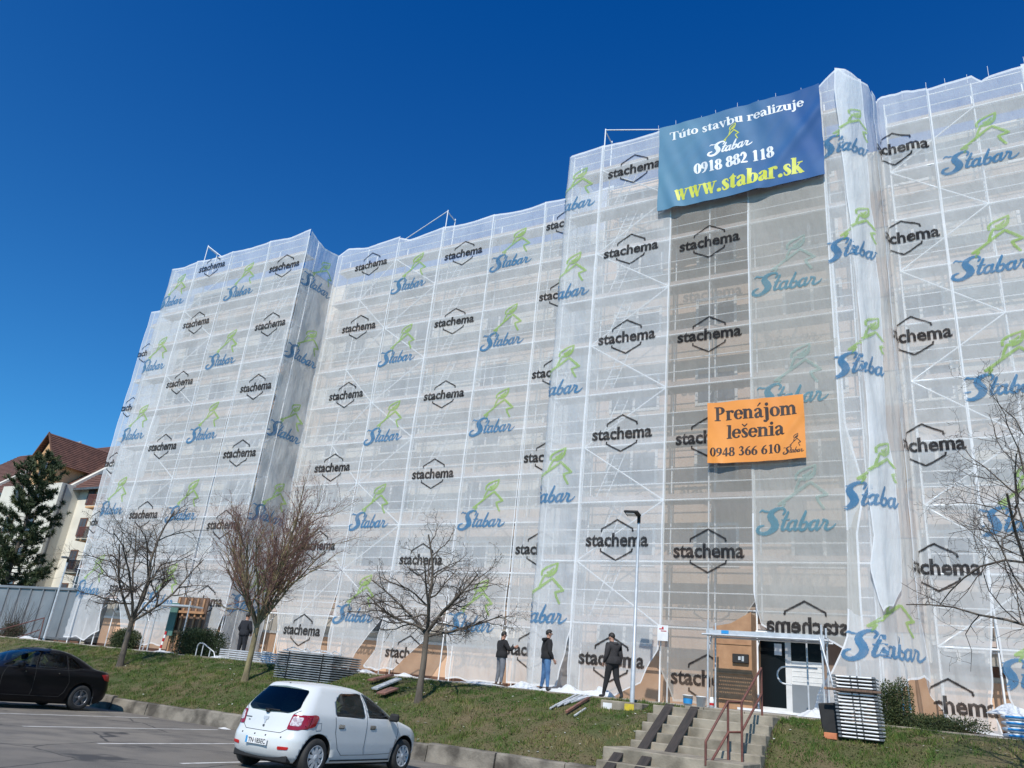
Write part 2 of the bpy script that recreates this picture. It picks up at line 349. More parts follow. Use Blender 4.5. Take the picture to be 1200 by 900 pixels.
def serif_text(txt, x0, x1, y0, size):
    """strokes of a serif line of text that runs from x0 to x1 on the baseline y0"""
    tot = sum(.27 if c == ' ' else SERIF[c][0] for c in txt); kx = (x1-x0)/(tot*size); out = []; x = 0.
    for c in txt:
        if c == ' ': x += .27; continue
        a, sts = SERIF[c]
        for q in sts:
            pts = smooth_pts(q[1]) if q[0] == 'C' else q[1]
            out.append((np.array([((p[0]+x)*size*kx+x0, p[1]*size+y0, p[2]*size) for p in pts]), len(q) > 2))
        x += a
    return out
# the script word on the nets and the little house with a leaf over it (x right, y up, baseline 0, word about 2.2 wide)
SCRIPT = [
 [(.78,.86,.035),(.84,1.03,.045),(.71,1.17,.05),(.47,1.14,.065),(.27,.95,.10),(.29,.70,.13),(.46,.46,.145),(.54,.2,.135),(.38,-.08,.09),(.1,-.18,.07),(-.14,-.06,.065),(-.14,.16,.055),(.04,.26,.035)],
 [(-.26,.98,.02),(-.16,1.08,.038),(-.02,1.02,.04),(.16,1.02,.025)],
 [(.98,.95,.045),(.91,.55,.055),(.86,.16,.06),(.92,.02,.05),(1.06,.12,.03)],
 [(.80,.55,.03),(1.08,.58,.03)],
 [(1.38,.44,.045),(1.25,.5,.04),(1.12,.34,.055),(1.12,.1,.06),(1.22,.01,.05),(1.36,.16,.035)],
 [(1.41,.5,.05),(1.38,.2,.055),(1.43,.02,.05),(1.58,.14,.03)],
 [(1.72,.98,.04),(1.66,.6,.06),(1.6,.2,.06),(1.66,.02,.055),(1.8,.04,.05),(1.88,.22,.05),(1.84,.42,.045),(1.7,.36,.03)],
 [(1.86,.34,.03),(2.0,.36,.03)],
 [(2.28,.44,.045),(2.15,.5,.04),(2.02,.34,.055),(2.02,.1,.06),(2.12,.01,.05),(2.26,.16,.035)],
 [(2.31,.5,.05),(2.28,.2,.055),(2.33,.02,.05),(2.46,.2,.03),(2.54,.46,.03)],
 [(2.52,.52,.045),(2.66,.47,.05),(2.7,.4,.05),(2.66,.1,.055),(2.76,.02,.045),(2.94,.14,.035),(3.04,.3,.018)],
]
HOUSE = [
 ('L', [(.62,.24,.055),(.86,.44,.06),(1.3,.86,.065),(1.62,1.14,.06)]), ('L', [(1.62,1.14,.06),(1.86,.86,.065),(2.08,.60,.065)]),
 ('L', [(2.08,.60,.06),(1.78,.50,.06)]), ('L', [(1.78,.50,.06),(1.83,.3,.06),(1.96,.02,.055)]),
 ('L', [(.62,.24,.055),(.8,.26,.06)]), ('L', [(.8,.26,.055),(.70,.04,.045)]),
 ('L', [(1.14,.78,.055),(1.2,1.02,.055),(1.3,1.28,.05)]),
 ('C', [(1.18,1.3,.05),(1.2,1.5,.055),(1.4,1.68,.055),(1.78,1.86,.04)]), ('C', [(1.78,1.86,.04),(1.72,1.5,.075),(1.52,1.3,.09),(1.3,1.27,.06)]),
 ('C', [(1.4,1.42,.05),(1.52,1.46,.06),(1.64,1.62,.04)]),
]
def script_strokes(x0, y0, k, shear=.2):
    return [(np.array([((p[0]+shear*p[1])*k+x0, p[1]*k*.84+y0, p[2]*k*1.22) for p in smooth_pts(q)]), False) for q in SCRIPT]
def house_strokes(x0, y0, k, fat=1., ky=None):
    return [(np.array([(p[0]*k+x0, p[1]*(ky or k)+y0, p[2]*k*fat) for p in (smooth_pts(q[1]) if q[0] == 'C' else q[1])]), False) for q in HOUSE]
def strokes_cells(strokes, cell):
    """boolean grid of the union of the strokes and the grid's lower left corner"""
    A = np.vstack([s[0] for s in strokes]); mx = A[:, 2].max()*1.3
    x0, y0 = A[:, 0].min()-mx, A[:, 1].min()-mx
    nx, ny = int((A[:, 0].max()+mx-x0)/cell)+2, int((A[:, 1].max()+mx-y0)/cell)+2
    G = np.zeros((ny, nx), bool); X = x0+(np.arange(nx)+.5)*cell; Y = y0+(np.arange(ny)+.5)*cell
    for P, flat in strokes:
        for a, b in zip(P[:-1], P[1:]):
            w = max(a[2], b[2]); lo = np.minimum(a, b)-w*1.1; hi = np.maximum(a, b)+w*1.1
            i0, i1 = np.searchsorted(X, lo[0]), np.searchsorted(X, hi[0]); j0, j1 = np.searchsorted(Y, lo[1]), np.searchsorted(Y, hi[1])
            if i1 <= i0 or j1 <= j0: continue
            gx, gy = np.meshgrid(X[i0:i1], Y[j0:j1]); d = b[:2]-a[:2]; q = float(d@d)
            if flat:
                y0_, y1_ = min(a[1], b[1])-w*.6, max(a[1], b[1])+w*.6
                G[j0:j1, i0:i1] |= (np.abs(gx-a[0]) < w) & (gy > y0_) & (gy < y1_); continue
            t = np.clip(((gx-a[0])*d[0]+(gy-a[1])*d[1])/q, 0, 1) if q > 1e-12 else np.zeros_like(gx)
            G[j0:j1, i0:i1] |= np.hypot(gx-a[0]-t*d[0], gy-a[1]-t*d[1]) < a[2]+(b[2]-a[2])*t
    return G, x0, y0
def font_tris(txt, size, bold=0., align='CENTER'):
    cu = bpy.data.curves.new('t', 'FONT'); cu.body = txt; cu.size = size; cu.offset = bold; cu.align_x = align; cu.resolution_u = 3
    o = bpy.data.objects.new('t', cu); COL.objects.link(o)
    dg = bpy.context.evaluated_depsgraph_get(); me = o.evaluated_get(dg).to_mesh(); me.calc_loop_triangles()
    V = np.array([v.co[:2] for v in me.vertices]); T = [tuple(t.vertices) for t in me.loop_triangles]
    o.evaluated_get(dg).to_mesh_clear(); bpy.data.objects.remove(o); bpy.data.curves.remove(cu)
    return V, T
def tris_cells(V, T, cell):
    x0, y0 = V.min(0)-cell; nx, ny = ((V.max(0)-V.min(0))/cell).astype(int)+4
    G = np.zeros((ny, nx), bool); X = x0+(np.arange(nx)+.5)*cell; Y = y0+(np.arange(ny)+.5)*cell
    for t in T:
        P = V[list(t)]; lo, hi = P.min(0), P.max(0)
        i0, i1 = np.searchsorted(X, lo[0]), np.searchsorted(X, hi[0]); j0, j1 = np.searchsorted(Y, lo[1]), np.searchsorted(Y, hi[1])
        if i1 <= i0 or j1 <= j0: continue
        gx, gy = np.meshgrid(X[i0:i1], Y[j0:j1]); s = []
        for k in range(3):
            a, b = P[k], P[(k+1) % 3]; s.append((b[0]-a[0])*(gy-a[1])-(b[1]-a[1])*(gx-a[0]))
        G[j0:j1, i0:i1] |= ((s[0] >= 0) & (s[1] >= 0) & (s[2] >= 0)) | ((s[0] <= 0) & (s[1] <= 0) & (s[2] <= 0))
    return G, x0, y0
def cell_runs(GXY, cell, longest=7):
    """rectangles (x0, x1, y0, y1) that tile the marked cells"""
    G, x0, y0 = GXY; out = []
    for j in range(G.shape[0]):
        row = G[j]; i = 0; n = len(row)
        while i < n:
            if not row[i]: i += 1; continue
            k = i
            while k < n and row[k] and k-i < longest: k += 1
            out.append((x0+i*cell, x0+k*cell, y0+j*cell, y0+(j+1)*cell)); i = k
    return out
CELL = .0165
V_, T__ = font_tris('stachema', .62, .0185)
V_[:, 0] *= 2.22/(V_[:, 0].max()-V_[:, 0].min()); V_[:, 0] -= (V_[:, 0].max()+V_[:, 0].min())/2; V_[:, 1] -= .17
PR_BLACK = cell_runs(tris_cells(V_, T__, CELL), CELL)
def Lw(*p, w=.028): return (np.array([(x, y, w) for x, y in p]), False)
PR_BLACK += cell_runs(strokes_cells([Lw((-.56,.33),(-.55,.40)), Lw((-.55,.40),(0,.70),(.55,.40)), Lw((.55,.40),(.56,.33)),
                                     Lw((-.56,-.27),(-.55,-.34)), Lw((-.55,-.34),(0,-.64),(.55,-.34)), Lw((.55,-.34),(.56,-.27))], CELL), CELL)
PR_BLUE = cell_runs(strokes_cells(script_strokes(-1.06, -1.05, .68), CELL), CELL)
PR_GREEN = cell_runs(strokes_cells(house_strokes(-1.12, -.42, .95, .78, .72), CELL), CELL)
# ------------------------------------------------------------------ the wrapped facade: net sheets
D_PROJ, D_REC, D_TOW, D_RIGHT, D_FAR = 24.5, 26.8, 24.04, 25.6, 28.0
Z_G = .16                                         # the pavement along the facade
def billow(u, z, seed=0., low=1.):
    """how far the cloth stands out from its poles"""
    k = 1+max(0, (2.6-z))*.9*low
    pin = abs(math.sin(PI*(z-.43)/2))
    return .040+.035*pin*(.6+fn(u*.3, z*.3, seed+2))+.055*fn(u*.45, z*.33, seed)+k*.030*fn(u*1.5, z*.22, seed+5)+k*.014*fn(u*3.1+z*.9, z*.6, seed+9)+.010*pin*fn(u*2.2-z*1.6, z*1.1, seed+13)
LIFT = [0]
class Sheet:
    def __init__(s, plan, eL, eR, zt, zb, seed=0., low=1., fold=None):
        s.plan = [Vector((p[0], p[1], 0)) for p in plan]; s.eL, s.eR, s.zt, s.zb, s.seed, s.low, s.fold = eL, eR, zt, zb, seed, low, fold
        s.acc = [0]; LIFT[0] += 1; s.lift = .022*(LIFT[0] % 2)
        for a, b in zip(s.plan, s.plan[1:]): s.acc.append(s.acc[-1]+(b-a).length)
    def e(s, t, z):
        return lerp_tab(t, z) if isinstance(t, (list, tuple)) else t
    def base(s, q):
        k = 0
        while k < len(s.plan)-2 and q > s.acc[k+1]: k += 1
        d = (s.plan[k+1]-s.plan[k]).normalized(); p = s.plan[k]+d*(q-s.acc[k])
        n = Vector((d.y, -d.x, 0))
        # turn the normal smoothly round corners of the plan
        for j in (k, k+1):
            if 0 < j < len(s.plan)-1:
                dist = abs(q-s.acc[j])
                if dist < .3:
                    o = (s.plan[j+1]-s.plan[j]).normalized() if j == k+1 else (s.plan[j]-s.plan[j-1]).normalized()
                    n = (n+Vector((o.y, -o.x, 0))*(.5-dist/.6)*1.0).normalized()
        return p, n
    def pos(s, q, z, off=0.):
        p, n = s.base(q)
        d = billow(p.x, z, s.seed+p.y*.0, s.low)
        if s.fold: d += s.fold(q, z)
        p = p+n*(d+off+s.lift); p.z = z
        return p
def make_sheet(name, label, cat, sheet, prints=(), mats=('net', 'hem'), group='scaffold nets hung over the facade', hem=(1, 1), dx=.13, dz=.2, z_ref=21.6, clip=None):
    sh = sheet; mb = MB(); used = {}
    matlist = [M[mats[0]], M[mats[1]]]
    W = sh.acc[-1]; nx = max(4, int(W/dx)); zlow = min(p[1] for p in sh.zb) if isinstance(sh.zb, (list, tuple)) else sh.zb
    nz = max(4, int((z_ref-zlow)/dz))
    cols = [0]+[.05/W+(1-.1/W)*i/nx for i in range(nx+1)]+[1]; rows = [0, .0045]+[.0045+(1-.0075)*j/nz for j in range(1, nz+1)]+[1]
    vs, fs, ms = [], [], []
    for r in rows:
        for c in cols:
            zt, zb = sh.e(sh.zt, c), sh.e(sh.zb, c); z = zt+(zb-zt)*r
            z += .22*fn(c*W*1.1, sh.seed+W*3.1, 77)*r**10      # ragged, unevenly hitched hem
            a, b = sh.e(sh.eL, z), sh.e(sh.eR, z); g = max(0, min(1, (3.4-z)/2)); a += .10*g*fn(z*1.3, sh.seed+3, W); b += .10*g*fn(z*1.3, sh.seed+8, W)
            vs.append(sh.pos(a+(b-a)*c, z))
    n = len(cols)
    for j in range(len(rows)-1):
        for i in range(n-1):
            fs.append((j*n+i, j*n+i+1, (j+1)*n+i+1, (j+1)*n+i))
            ms.append(1 if (i == 0 and hem[0]) or (i == n-2 and hem[1]) or j == 0 or j == len(rows)-2 else 0)
    mb.v = vs; mb.f = fs; mb.m = ms; mb.sm = [True]*len(fs)
    for rects, mat, q0, z0, mir in prints:
        if mat not in used: used[mat] = len(matlist); matlist.append(M[mat])
        mi = used[mat]
        for x0, x1, y0, y1 in rects:
            if clip and q0+x1 > clip and z0+y0 > 3.3: continue
            if mir: x0, x1 = -x1, -x0
            zc = z0+(y0+y1)/2; a, b = sh.e(sh.eL, zc), sh.e(sh.eR, zc); m = (q0+(x0+x1)/2)
            if m < a or m > b: continue
            c = (m-a)/max(b-a, .01)
            if zc > sh.e(sh.zt, c)-.03 or zc < sh.e(sh.zb, c)+.03: continue
            o = len(mb.v)
            mb.v += [sh.pos(q0+x, z0+y, .022) for x, y in ((x0, y0), (x1, y0), (x1, y1), (x0, y1))]
            mb.f.append((o, o+1, o+2, o+3)); mb.m.append(mi); mb.sm.append(True)
    o = mb.build(name, matlist, normals=False)
    return tag(o, label, cat, group)
def black(q, zs, mir=False, mat='ink_black'): return [(PR_BLACK, mat, q, z, mir) for z in zs]
def stabar(q, zs, blue='ink_blue', green='ink_green', dq=0.): 
    out = []
    for i, z in enumerate(zs):
        out += [(PR_BLUE, blue, q+dq*i, z, False), (PR_GREEN, green, q+dq*i, z, False)]
    return out
def zs(z0, step, n): return [z0-step*k for k in range(n)]
KB, KS = 3.735, 4.10                              # repeats of the black print and of the script print
NETS = []; M['strip'] = net_mat('doubled_net', (.86, .89, .91), .72, .08, .3)
def straight(name, label, u0, u1, D, zt, zb, prints, eL=None, eR=None, seed=0., wrapL=None, **kw):
    """flat run of net from u0 to u1 at depth D; wrapL continues it round the left corner to that depth; print positions are in u"""
    u0, u1 = u0-.05, u1+.05; plan = [(u0, D), (u1, D)]; off = 0.
    if wrapL: plan = [(u0, wrapL)]+plan; off = wrapL-D
    sh = Sheet(plan, [(z, u-.05-u0+off) for z, u in eL] if eL else 0., [(z, u+.05-u0+off) for z, u in eR] if eR else u1-u0+off, zt, zb, seed)
    pr = [(r, m, q-u0+off, z, mi) for r, m, q, z, mi in prints]
    o = make_sheet(name, label, 'net', sh, pr, **kw); NETS.append(o); return o
def sag(z, d=.12, peak=0.): return [(0, z+peak), (.25, z-d*.7), (.5, z-d), (.75, z-d*.7), (1, z+peak)]
N_ = 'scaffold_net'
# --- far left, set back
straight(N_, 'narrow white net set back at the far left end, behind the first corner', -46.2, -39.6, D_FAR, sag(21.5), .35,
         black(-45.4, [18.3, 14.5, 10.8, 7.1]), eL=[(.4, -44.6), (2.5, -45.3), (7, -45.9), (10, -46.2), (21, -46.2)])
# --- left projection
straight(N_, 'script-printed net at the left corner, its foot spread out by the steel container', -39.55, -37.4, D_PROJ, [(0, 21.5), (.6, 21.55), (.8, 21.45), (1, 21.65)],
         [(0, .5), (.7, .35), (1, .9)], stabar(-38.75, zs(20.0, KS, 5)), wrapL=27.9, seed=1., eL=[(.3, -41.6), (1.5, -41.9), (3.4, -42.6), (6, -42.95)], eR=[(.3, -36.9), (2.2, -37.4), (21, -37.4)])
straight(N_, 'net of black logos second from the left corner, torn aside over the wooden side porch', -37.38, -34.45, D_PROJ, sag(21.65), [(0, 2.6), (.3, 2.75), (.45, 2.3), (.7, .9), (1, .75)],
         black(-35.9, zs(20.95, KB-.13, 6)), seed=1.)
straight(N_, 'net of blue script and green houses behind the reddish tree, worker at its foot', -34.43, -31.45, D_PROJ, sag(21.68), [(0, .45), (.5, .35), (1, .5)],
         stabar(-32.95, zs(19.6, KS, 5)), eL=[(.3, -34.1), (2.6, -34.43), (21, -34.43)], eR=[(.3, -32.1), (1.2, -31.9), (2.6, -31.45), (21, -31.45)], seed=1.)
straight(N_, 'net of black logos on the last bay before the dark inward corner', -31.43, -28.5, D_PROJ, [(0, 21.68), (.5, 21.5), (1, 21.75)], [(0, .7), (1, .5)],
         black(-29.85, zs(19.75, KB-.28, 6)), eL=[(.3, -31.1), (21, -31.43)], eR=[(.3, -28.9), (2.6, -28.5), (21, -28.5)], seed=1.)
def crumple(q, z): return .10*fn(q*1.3, z*.45, 31)+.06*fn(q*2.6, z*.9, 37)
sh = Sheet([(-28.48, 24.5), (-28.48, 26.75)], 0., 2.25, [(0, 21.7), (.5, 21.25), (1, 21.45)], .5, 3., 1., crumple)
NETS.append(make_sheet(N_, 'crumpled script-printed net on the inward corner facing right, grey and creased', 'net', sh, stabar(1.15, zs(19.7, KS, 5))))
# --- recess
straight(N_, 'net of black logos right of the crumpled corner, loose behind the deck stack', -28.42, -24.32, D_REC, [(0, 21.4), (.15, 21.75), (.5, 21.5), (1, 21.75)], [(0, .4), (.6, .3), (1, .5)],
         black(-25.95, zs(20.35, KB, 6)), eL=[(.4, -27.1), (2.4, -27.6), (3.4, -28.42), (21, -28.42)], eR=[(.3, -24.75), (2.4, -24.6), (3.4, -24.32), (21, -24.32)])
straight(N_, 'script-printed net that narrows to a point above the grass, right of the deck stack', -24.3, -21.47, D_REC, [(0, 21.7), (.25, 21.4), (1, 21.65)], [(0, .35), (.6, .3), (1, .35)],
         stabar(-23.1, zs(19.45, KS-.05, 5)), eL=[(.3, -24.1), (1.5, -24.28), (21, -24.3)], eR=[(.3, -23.0), (1.0, -22.7), (2.5, -21.6), (3.0, -21.47), (21, -21.47)], seed=.5)
straight(N_, 'net of black logos behind the spreading bare tree, its lower corner swept left', -21.45, -18.47, D_REC, sag(21.65), [(0, .5), (.3, .3), (1, .5)],
         black(-19.98, zs(19.75, KB, 6)), eL=[(.3, -22.2), (1.2, -21.65), (2.6, -21.45), (21, -21.45)], eR=[(.3, -20.9), (.8, -20.3), (1.6, -19.3), (2.6, -18.6), (3, -18.47), (21, -18.47)], seed=.2)
straight(N_, 'script-printed net right of the spreading tree, beside the worker with a raised arm', -18.45, -15.62, D_REC, sag(21.65), .3,
         stabar(-17.15, zs(19.55, KS, 5)), eL=[(.3, -18.0), (2.6, -18.25), (4, -18.45), (21, -18.45)], eR=[(.3, -15.75), (21, -15.62)])
straight(N_, 'net with cut-off black logos tucked behind the left edge of the taller front part', -15.6, -12.2, D_REC, sag(21.65), .3, black(-14.35, zs(20.2, KB, 6)), eL=[(.3, -15.3), (3, -15.55), (21, -15.6)])
# --- projecting middle part
straight(N_, 'narrow net with halved script prints behind the worker in blue jeans', -12.98, -11.52, D_TOW, [(0, 21.45), (.6, 21.5), (1, 21.62)], .3,
         stabar(-12.75, zs(19.75, KS, 5)), wrapL=26.7, seed=2., eR=[(.25, -12.0), (1.2, -11.8), (2.2, -11.52), (21, -11.52)])
straight(N_, 'net of black logos behind the slim lamp post', -11.5, -8.52, D_TOW, sag(21.58), [(0, .3), (.75, .3), (1, .6)],
         black(-10.05, zs(19.95, KB, 6)), eR=[(.3, -9.4), (.7, -9.1), (1.7, -8.55), (2.4, -8.52), (21, -8.52)], seed=2.)
straight(N_, 'greyer see-through net below the blue banner, left of the main door', -8.48, -5.6, D_TOW, sag(21.5), [(0, .35), (.6, .3), (.66, 1.9), (.8, 2.45), (1, 3.2)],
         black(-7.0, zs(19.6-KB, KB, 5)), mats=('net_grey', 'net_beige'), eL=[(.3, -8.0), (1.2, -8.4), (21, -8.48)], seed=2.)
straight(N_, 'beige net with faded teal script over the main door, stitched along its lower edge', -5.58, -3.0, D_TOW, sag(21.5), [(0, 3.4), (.05, 2.5), (.3, 2.15), (.7, 2.1), (1, 1.75)],
         stabar(-4.3, [14.5, 10.4, 6.35], 'ink_teal', 'ink_pale')+black(-4.2, [2.55], True), mats=('net_beige', 'hem'), seed=2.4,
         eR=[(3, -2.75), (5.2, -2.72), (6.5, -2.45), (8.5, -2.85), (21, -3.0)])
# corner sheet: flat, then turning in to the right-hand part
def corner_fold(q, z):
    k = .6+.4*fn(z*.35, 3.)
    return .11*k*math.exp(-((q-.72)/.10)**2)+.10*fn(q*1.6, z*.3, 51)+(.02+max(0, 3-z)*.18)*(1 if q < 1.2 else .6)
sh = Sheet([(-3.02, 24.02), (-2.3, 24.02), (-1.5, 25.0), (-1.36, 25.58)], [(.35, -1.0), (.8, -.85), (1.4, -.5), (2.4, -.08), (5.2, .05), (6.8, .08), (8.3, .03), (21, 0)], [(.4, 2.0), (2.4, 2.25), (21, 2.45)],
           [(0, 21.55), (.25, 22.15), (.45, 22.0), (.6, 21.95), (.8, 21.95), (1, 21.7)], [(0, .28), (.3, .35), (.5, .8), (.7, 1.35), (.9, 1.6), (1, 1.4)], 4., 1., corner_fold)
NETS.append(make_sheet(N_, 'long folded script-printed net trailing to the ground right of the main door', 'net', sh, stabar(.98, zs(19.5, KS+.05, 5)), dx=.07, clip=.86))
def strip_fold(q, z): return .06*fn(q*2.5, z*.5, 91)+.05*fn(z*.45, q, 95)
sh = Sheet([(-2.44, 23.86), (-2.12, 24.0), (-1.62, 24.72)], [(2.9, .34), (3.25, .18), (4.2, .0), (5.1, .17), (6.2, .10), (8, .2), (9.5, .24), (12.3, .2), (13.5, .22), (17, .1), (19.5, .02), (21.1, -.06), (22.1, .02)], [(2.9, .8), (4, .98), (7, 1.05), (9, .95), (12, 1.1), (21, 1.12)],
           [(0, 22.1), (.5, 22.0), (1, 21.95)], [(0, 3.0), (.6, 3.2), (1, 3.7)], 9., .3, strip_fold)
NETS.append(make_sheet(N_, 'narrow doubled strip of net hanging loose along the right corner of the front part', 'net', sh, stabar(.36, zs(19.5, KS+.05, 4)), mats=('strip', 'hem'), dx=.06))
def loose(q, z): return .09*fn(q*2.2, z*.16, 61)+.05*fn(q*4, z*.2, 67)
sh = Sheet([(-1.42, 25.1), (-1.3, 25.6), (.45, 25.6)], [(.3, .55), (1.2, .25), (3, 0), (21, 0)], [(.3, 2.15), (1.0, 1.95), (2.6, 2.15), (3.6, 2.25), (21, 2.25)],
           [(0, 21.75), (.2, 21.55), (.35, 21.75), (1, 21.65)], [(0, 1.3), (.25, .5), (.5, .25), (1, .2)], 6., 1.2, loose)
NETS.append(make_sheet(N_, 'net with cut black logos just right of the folded corner net, rounded loose foot', 'net', sh, black(.98, zs(19.25, KB-.05, 6)), dx=.08))
straight(N_, 'script-printed net at the right edge of the photo behind the bare branches', .55, 3.3, D_RIGHT, [(0, 21.55), (.48, 21.65), (.56, 21.3), (.64, 21.45), (1, 21.5)], [(0, .3), (.2, .2), (1, .25)],
         stabar(1.75, zs(18.9, KS, 5), dq=-.1), eL=[(.3, .9), (1.2, .62), (2.6, .5), (3.5, .47), (21, .47)], seed=7.)
straight(N_, 'net of black logos cut by the right edge of the photo', 3.32, 6.2, D_RIGHT, sag(21.6), .25, black(4.5, zs(20.7, KB, 6)), seed=7.)
straight(N_, 'outermost script-printed net past the right edge', 6.22, 9.2, D_RIGHT, sag(21.6), .25, stabar(7.7, zs(19.6, KS, 5)), seed=7.)

# --- banners
def banner(name, label, u0, u1, z0, z1, D, base, parts, seed, cell=.012, wr=1.):
    mb = MB(); mats = [base]; nx, nz = int((u1-u0)/.09), int((z1-z0)/.09)
    def pos(u, z, off=0.):
        a, b = (u-u0)/(u1-u0), (z-z0)/(z1-z0)
        d = wr*(.05*fn(u*.9+z*.35, z*.25, seed)+.022*fn(u*2.4+z*.8, z*.4, seed+3)+.02*abs(fn(u*1.7-z*1.1, z*.7, seed+7)))
        d += wr*.10*math.exp(-((a+.25*b-.12)/.035)**2)*max(0, .55-b)+wr*.07*math.exp(-((a-.5*b-.62)/.05)**2)*a
        return Vector((u+.03*fn(0, z*1.2, seed), D-.27-d-off, z-.10*math.sin(PI*a)*(1-b)*.4+.03*fn(u*1.3, 0, seed)))
    vs = [pos(u0+(u1-u0)*i/nx, z0+(z1-z0)*j/nz) for j in range(nz+1) for i in range(nx+1)]
    fs = [(j*(nx+1)+i, j*(nx+1)+i+1, (j+1)*(nx+1)+i+1, (j+1)*(nx+1)+i) for j in range(nz) for i in range(nx)]
    mb.add(vs, fs, 0, True)
    # the back of the cloth, 4 mm behind, and its edges
    n = len(vs); mb.add([v+Vector((0, .004, 0)) for v in vs], [tuple(reversed(f)) for f in fs], 0, True)
    for strokes, mat, lift in parts:
        mats.append(mat); mi = len(mats)-1
        for x0, x1, y0, y1 in cell_runs(strokes_cells(strokes, cell), cell, 5):
            o = len(mb.v); mb.v += [pos(u0+x, z0+y, lift) for x, y in ((x0, y0), (x1, y0), (x1, y1), (x0, y1))]
            mb.f.append((o, o+1, o+2, o+3)); mb.m.append(mi); mb.sm.append(True)
    return tag(mb.build(name, mats, normals=False), label, 'banner')
def ink(name, c): return pmat(name, c, tuple(x*.92 for x in c), 5, .5)
m, N, L = new_mat('blue_banner_cloth'); b = N["Principled BSDF"]; b.inputs['Roughness'].default_value = .62
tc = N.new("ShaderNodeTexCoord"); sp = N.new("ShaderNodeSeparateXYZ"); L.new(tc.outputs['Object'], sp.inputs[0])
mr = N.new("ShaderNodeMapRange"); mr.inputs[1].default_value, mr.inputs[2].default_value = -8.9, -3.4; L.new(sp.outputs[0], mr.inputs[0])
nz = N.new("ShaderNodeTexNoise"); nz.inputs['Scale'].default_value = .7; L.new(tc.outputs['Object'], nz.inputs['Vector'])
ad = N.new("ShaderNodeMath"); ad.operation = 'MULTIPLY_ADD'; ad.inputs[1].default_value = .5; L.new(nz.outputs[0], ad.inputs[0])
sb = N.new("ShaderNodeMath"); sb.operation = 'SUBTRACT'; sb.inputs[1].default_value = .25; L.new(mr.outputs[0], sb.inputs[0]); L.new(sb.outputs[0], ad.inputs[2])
cr = N.new("ShaderNodeValToRGB"); cr.color_ramp.elements[0].color = (.11, .25, .36, 1); cr.color_ramp.elements[1].color = (.02, .092, .27, 1); b.inputs['Specular IOR Level'].default_value = .22  # blue runs from paler at the left to deeper at the right
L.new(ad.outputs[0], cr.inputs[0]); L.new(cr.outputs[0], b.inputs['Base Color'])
WHITE, LIME = ink('banner_white', (.74, .77, .79)), ink('banner_lime', (.56, .60, .05)); DKI = ink('banner_dark', (.035, .02, .015))
lime_text = serif_text('www.stabar.sk', .68, 5.35, .30, 1.02)
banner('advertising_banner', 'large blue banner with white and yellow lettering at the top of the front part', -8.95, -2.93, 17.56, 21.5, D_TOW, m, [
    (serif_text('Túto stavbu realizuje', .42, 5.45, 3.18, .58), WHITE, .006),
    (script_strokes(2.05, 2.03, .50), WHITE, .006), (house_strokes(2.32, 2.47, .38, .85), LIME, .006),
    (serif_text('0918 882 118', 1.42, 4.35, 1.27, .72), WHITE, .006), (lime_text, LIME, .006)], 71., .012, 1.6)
OR = pmat('orange_banner_print', (.80, .30, .05), (.74, .265, .045), 1, .45)
banner('rental_banner', 'orange banner with black lettering and a phone number, right of the grey net', -6.97, -3.95, 7.46, 9.52, D_TOW, OR, [
    (serif_text('Prenájom', .22, 2.80, 1.42, .70), DKI, .006), (serif_text('lešenia', .62, 2.42, .80, .66), DKI, .006),
    (serif_text('0948 366 610', .08, 2.28, .22, .44), DKI, .006), (script_strokes(2.38, .20, .19), DKI, .006), (house_strokes(2.42, .38, .22, .8), DKI, .006)], 83., .01, .7)
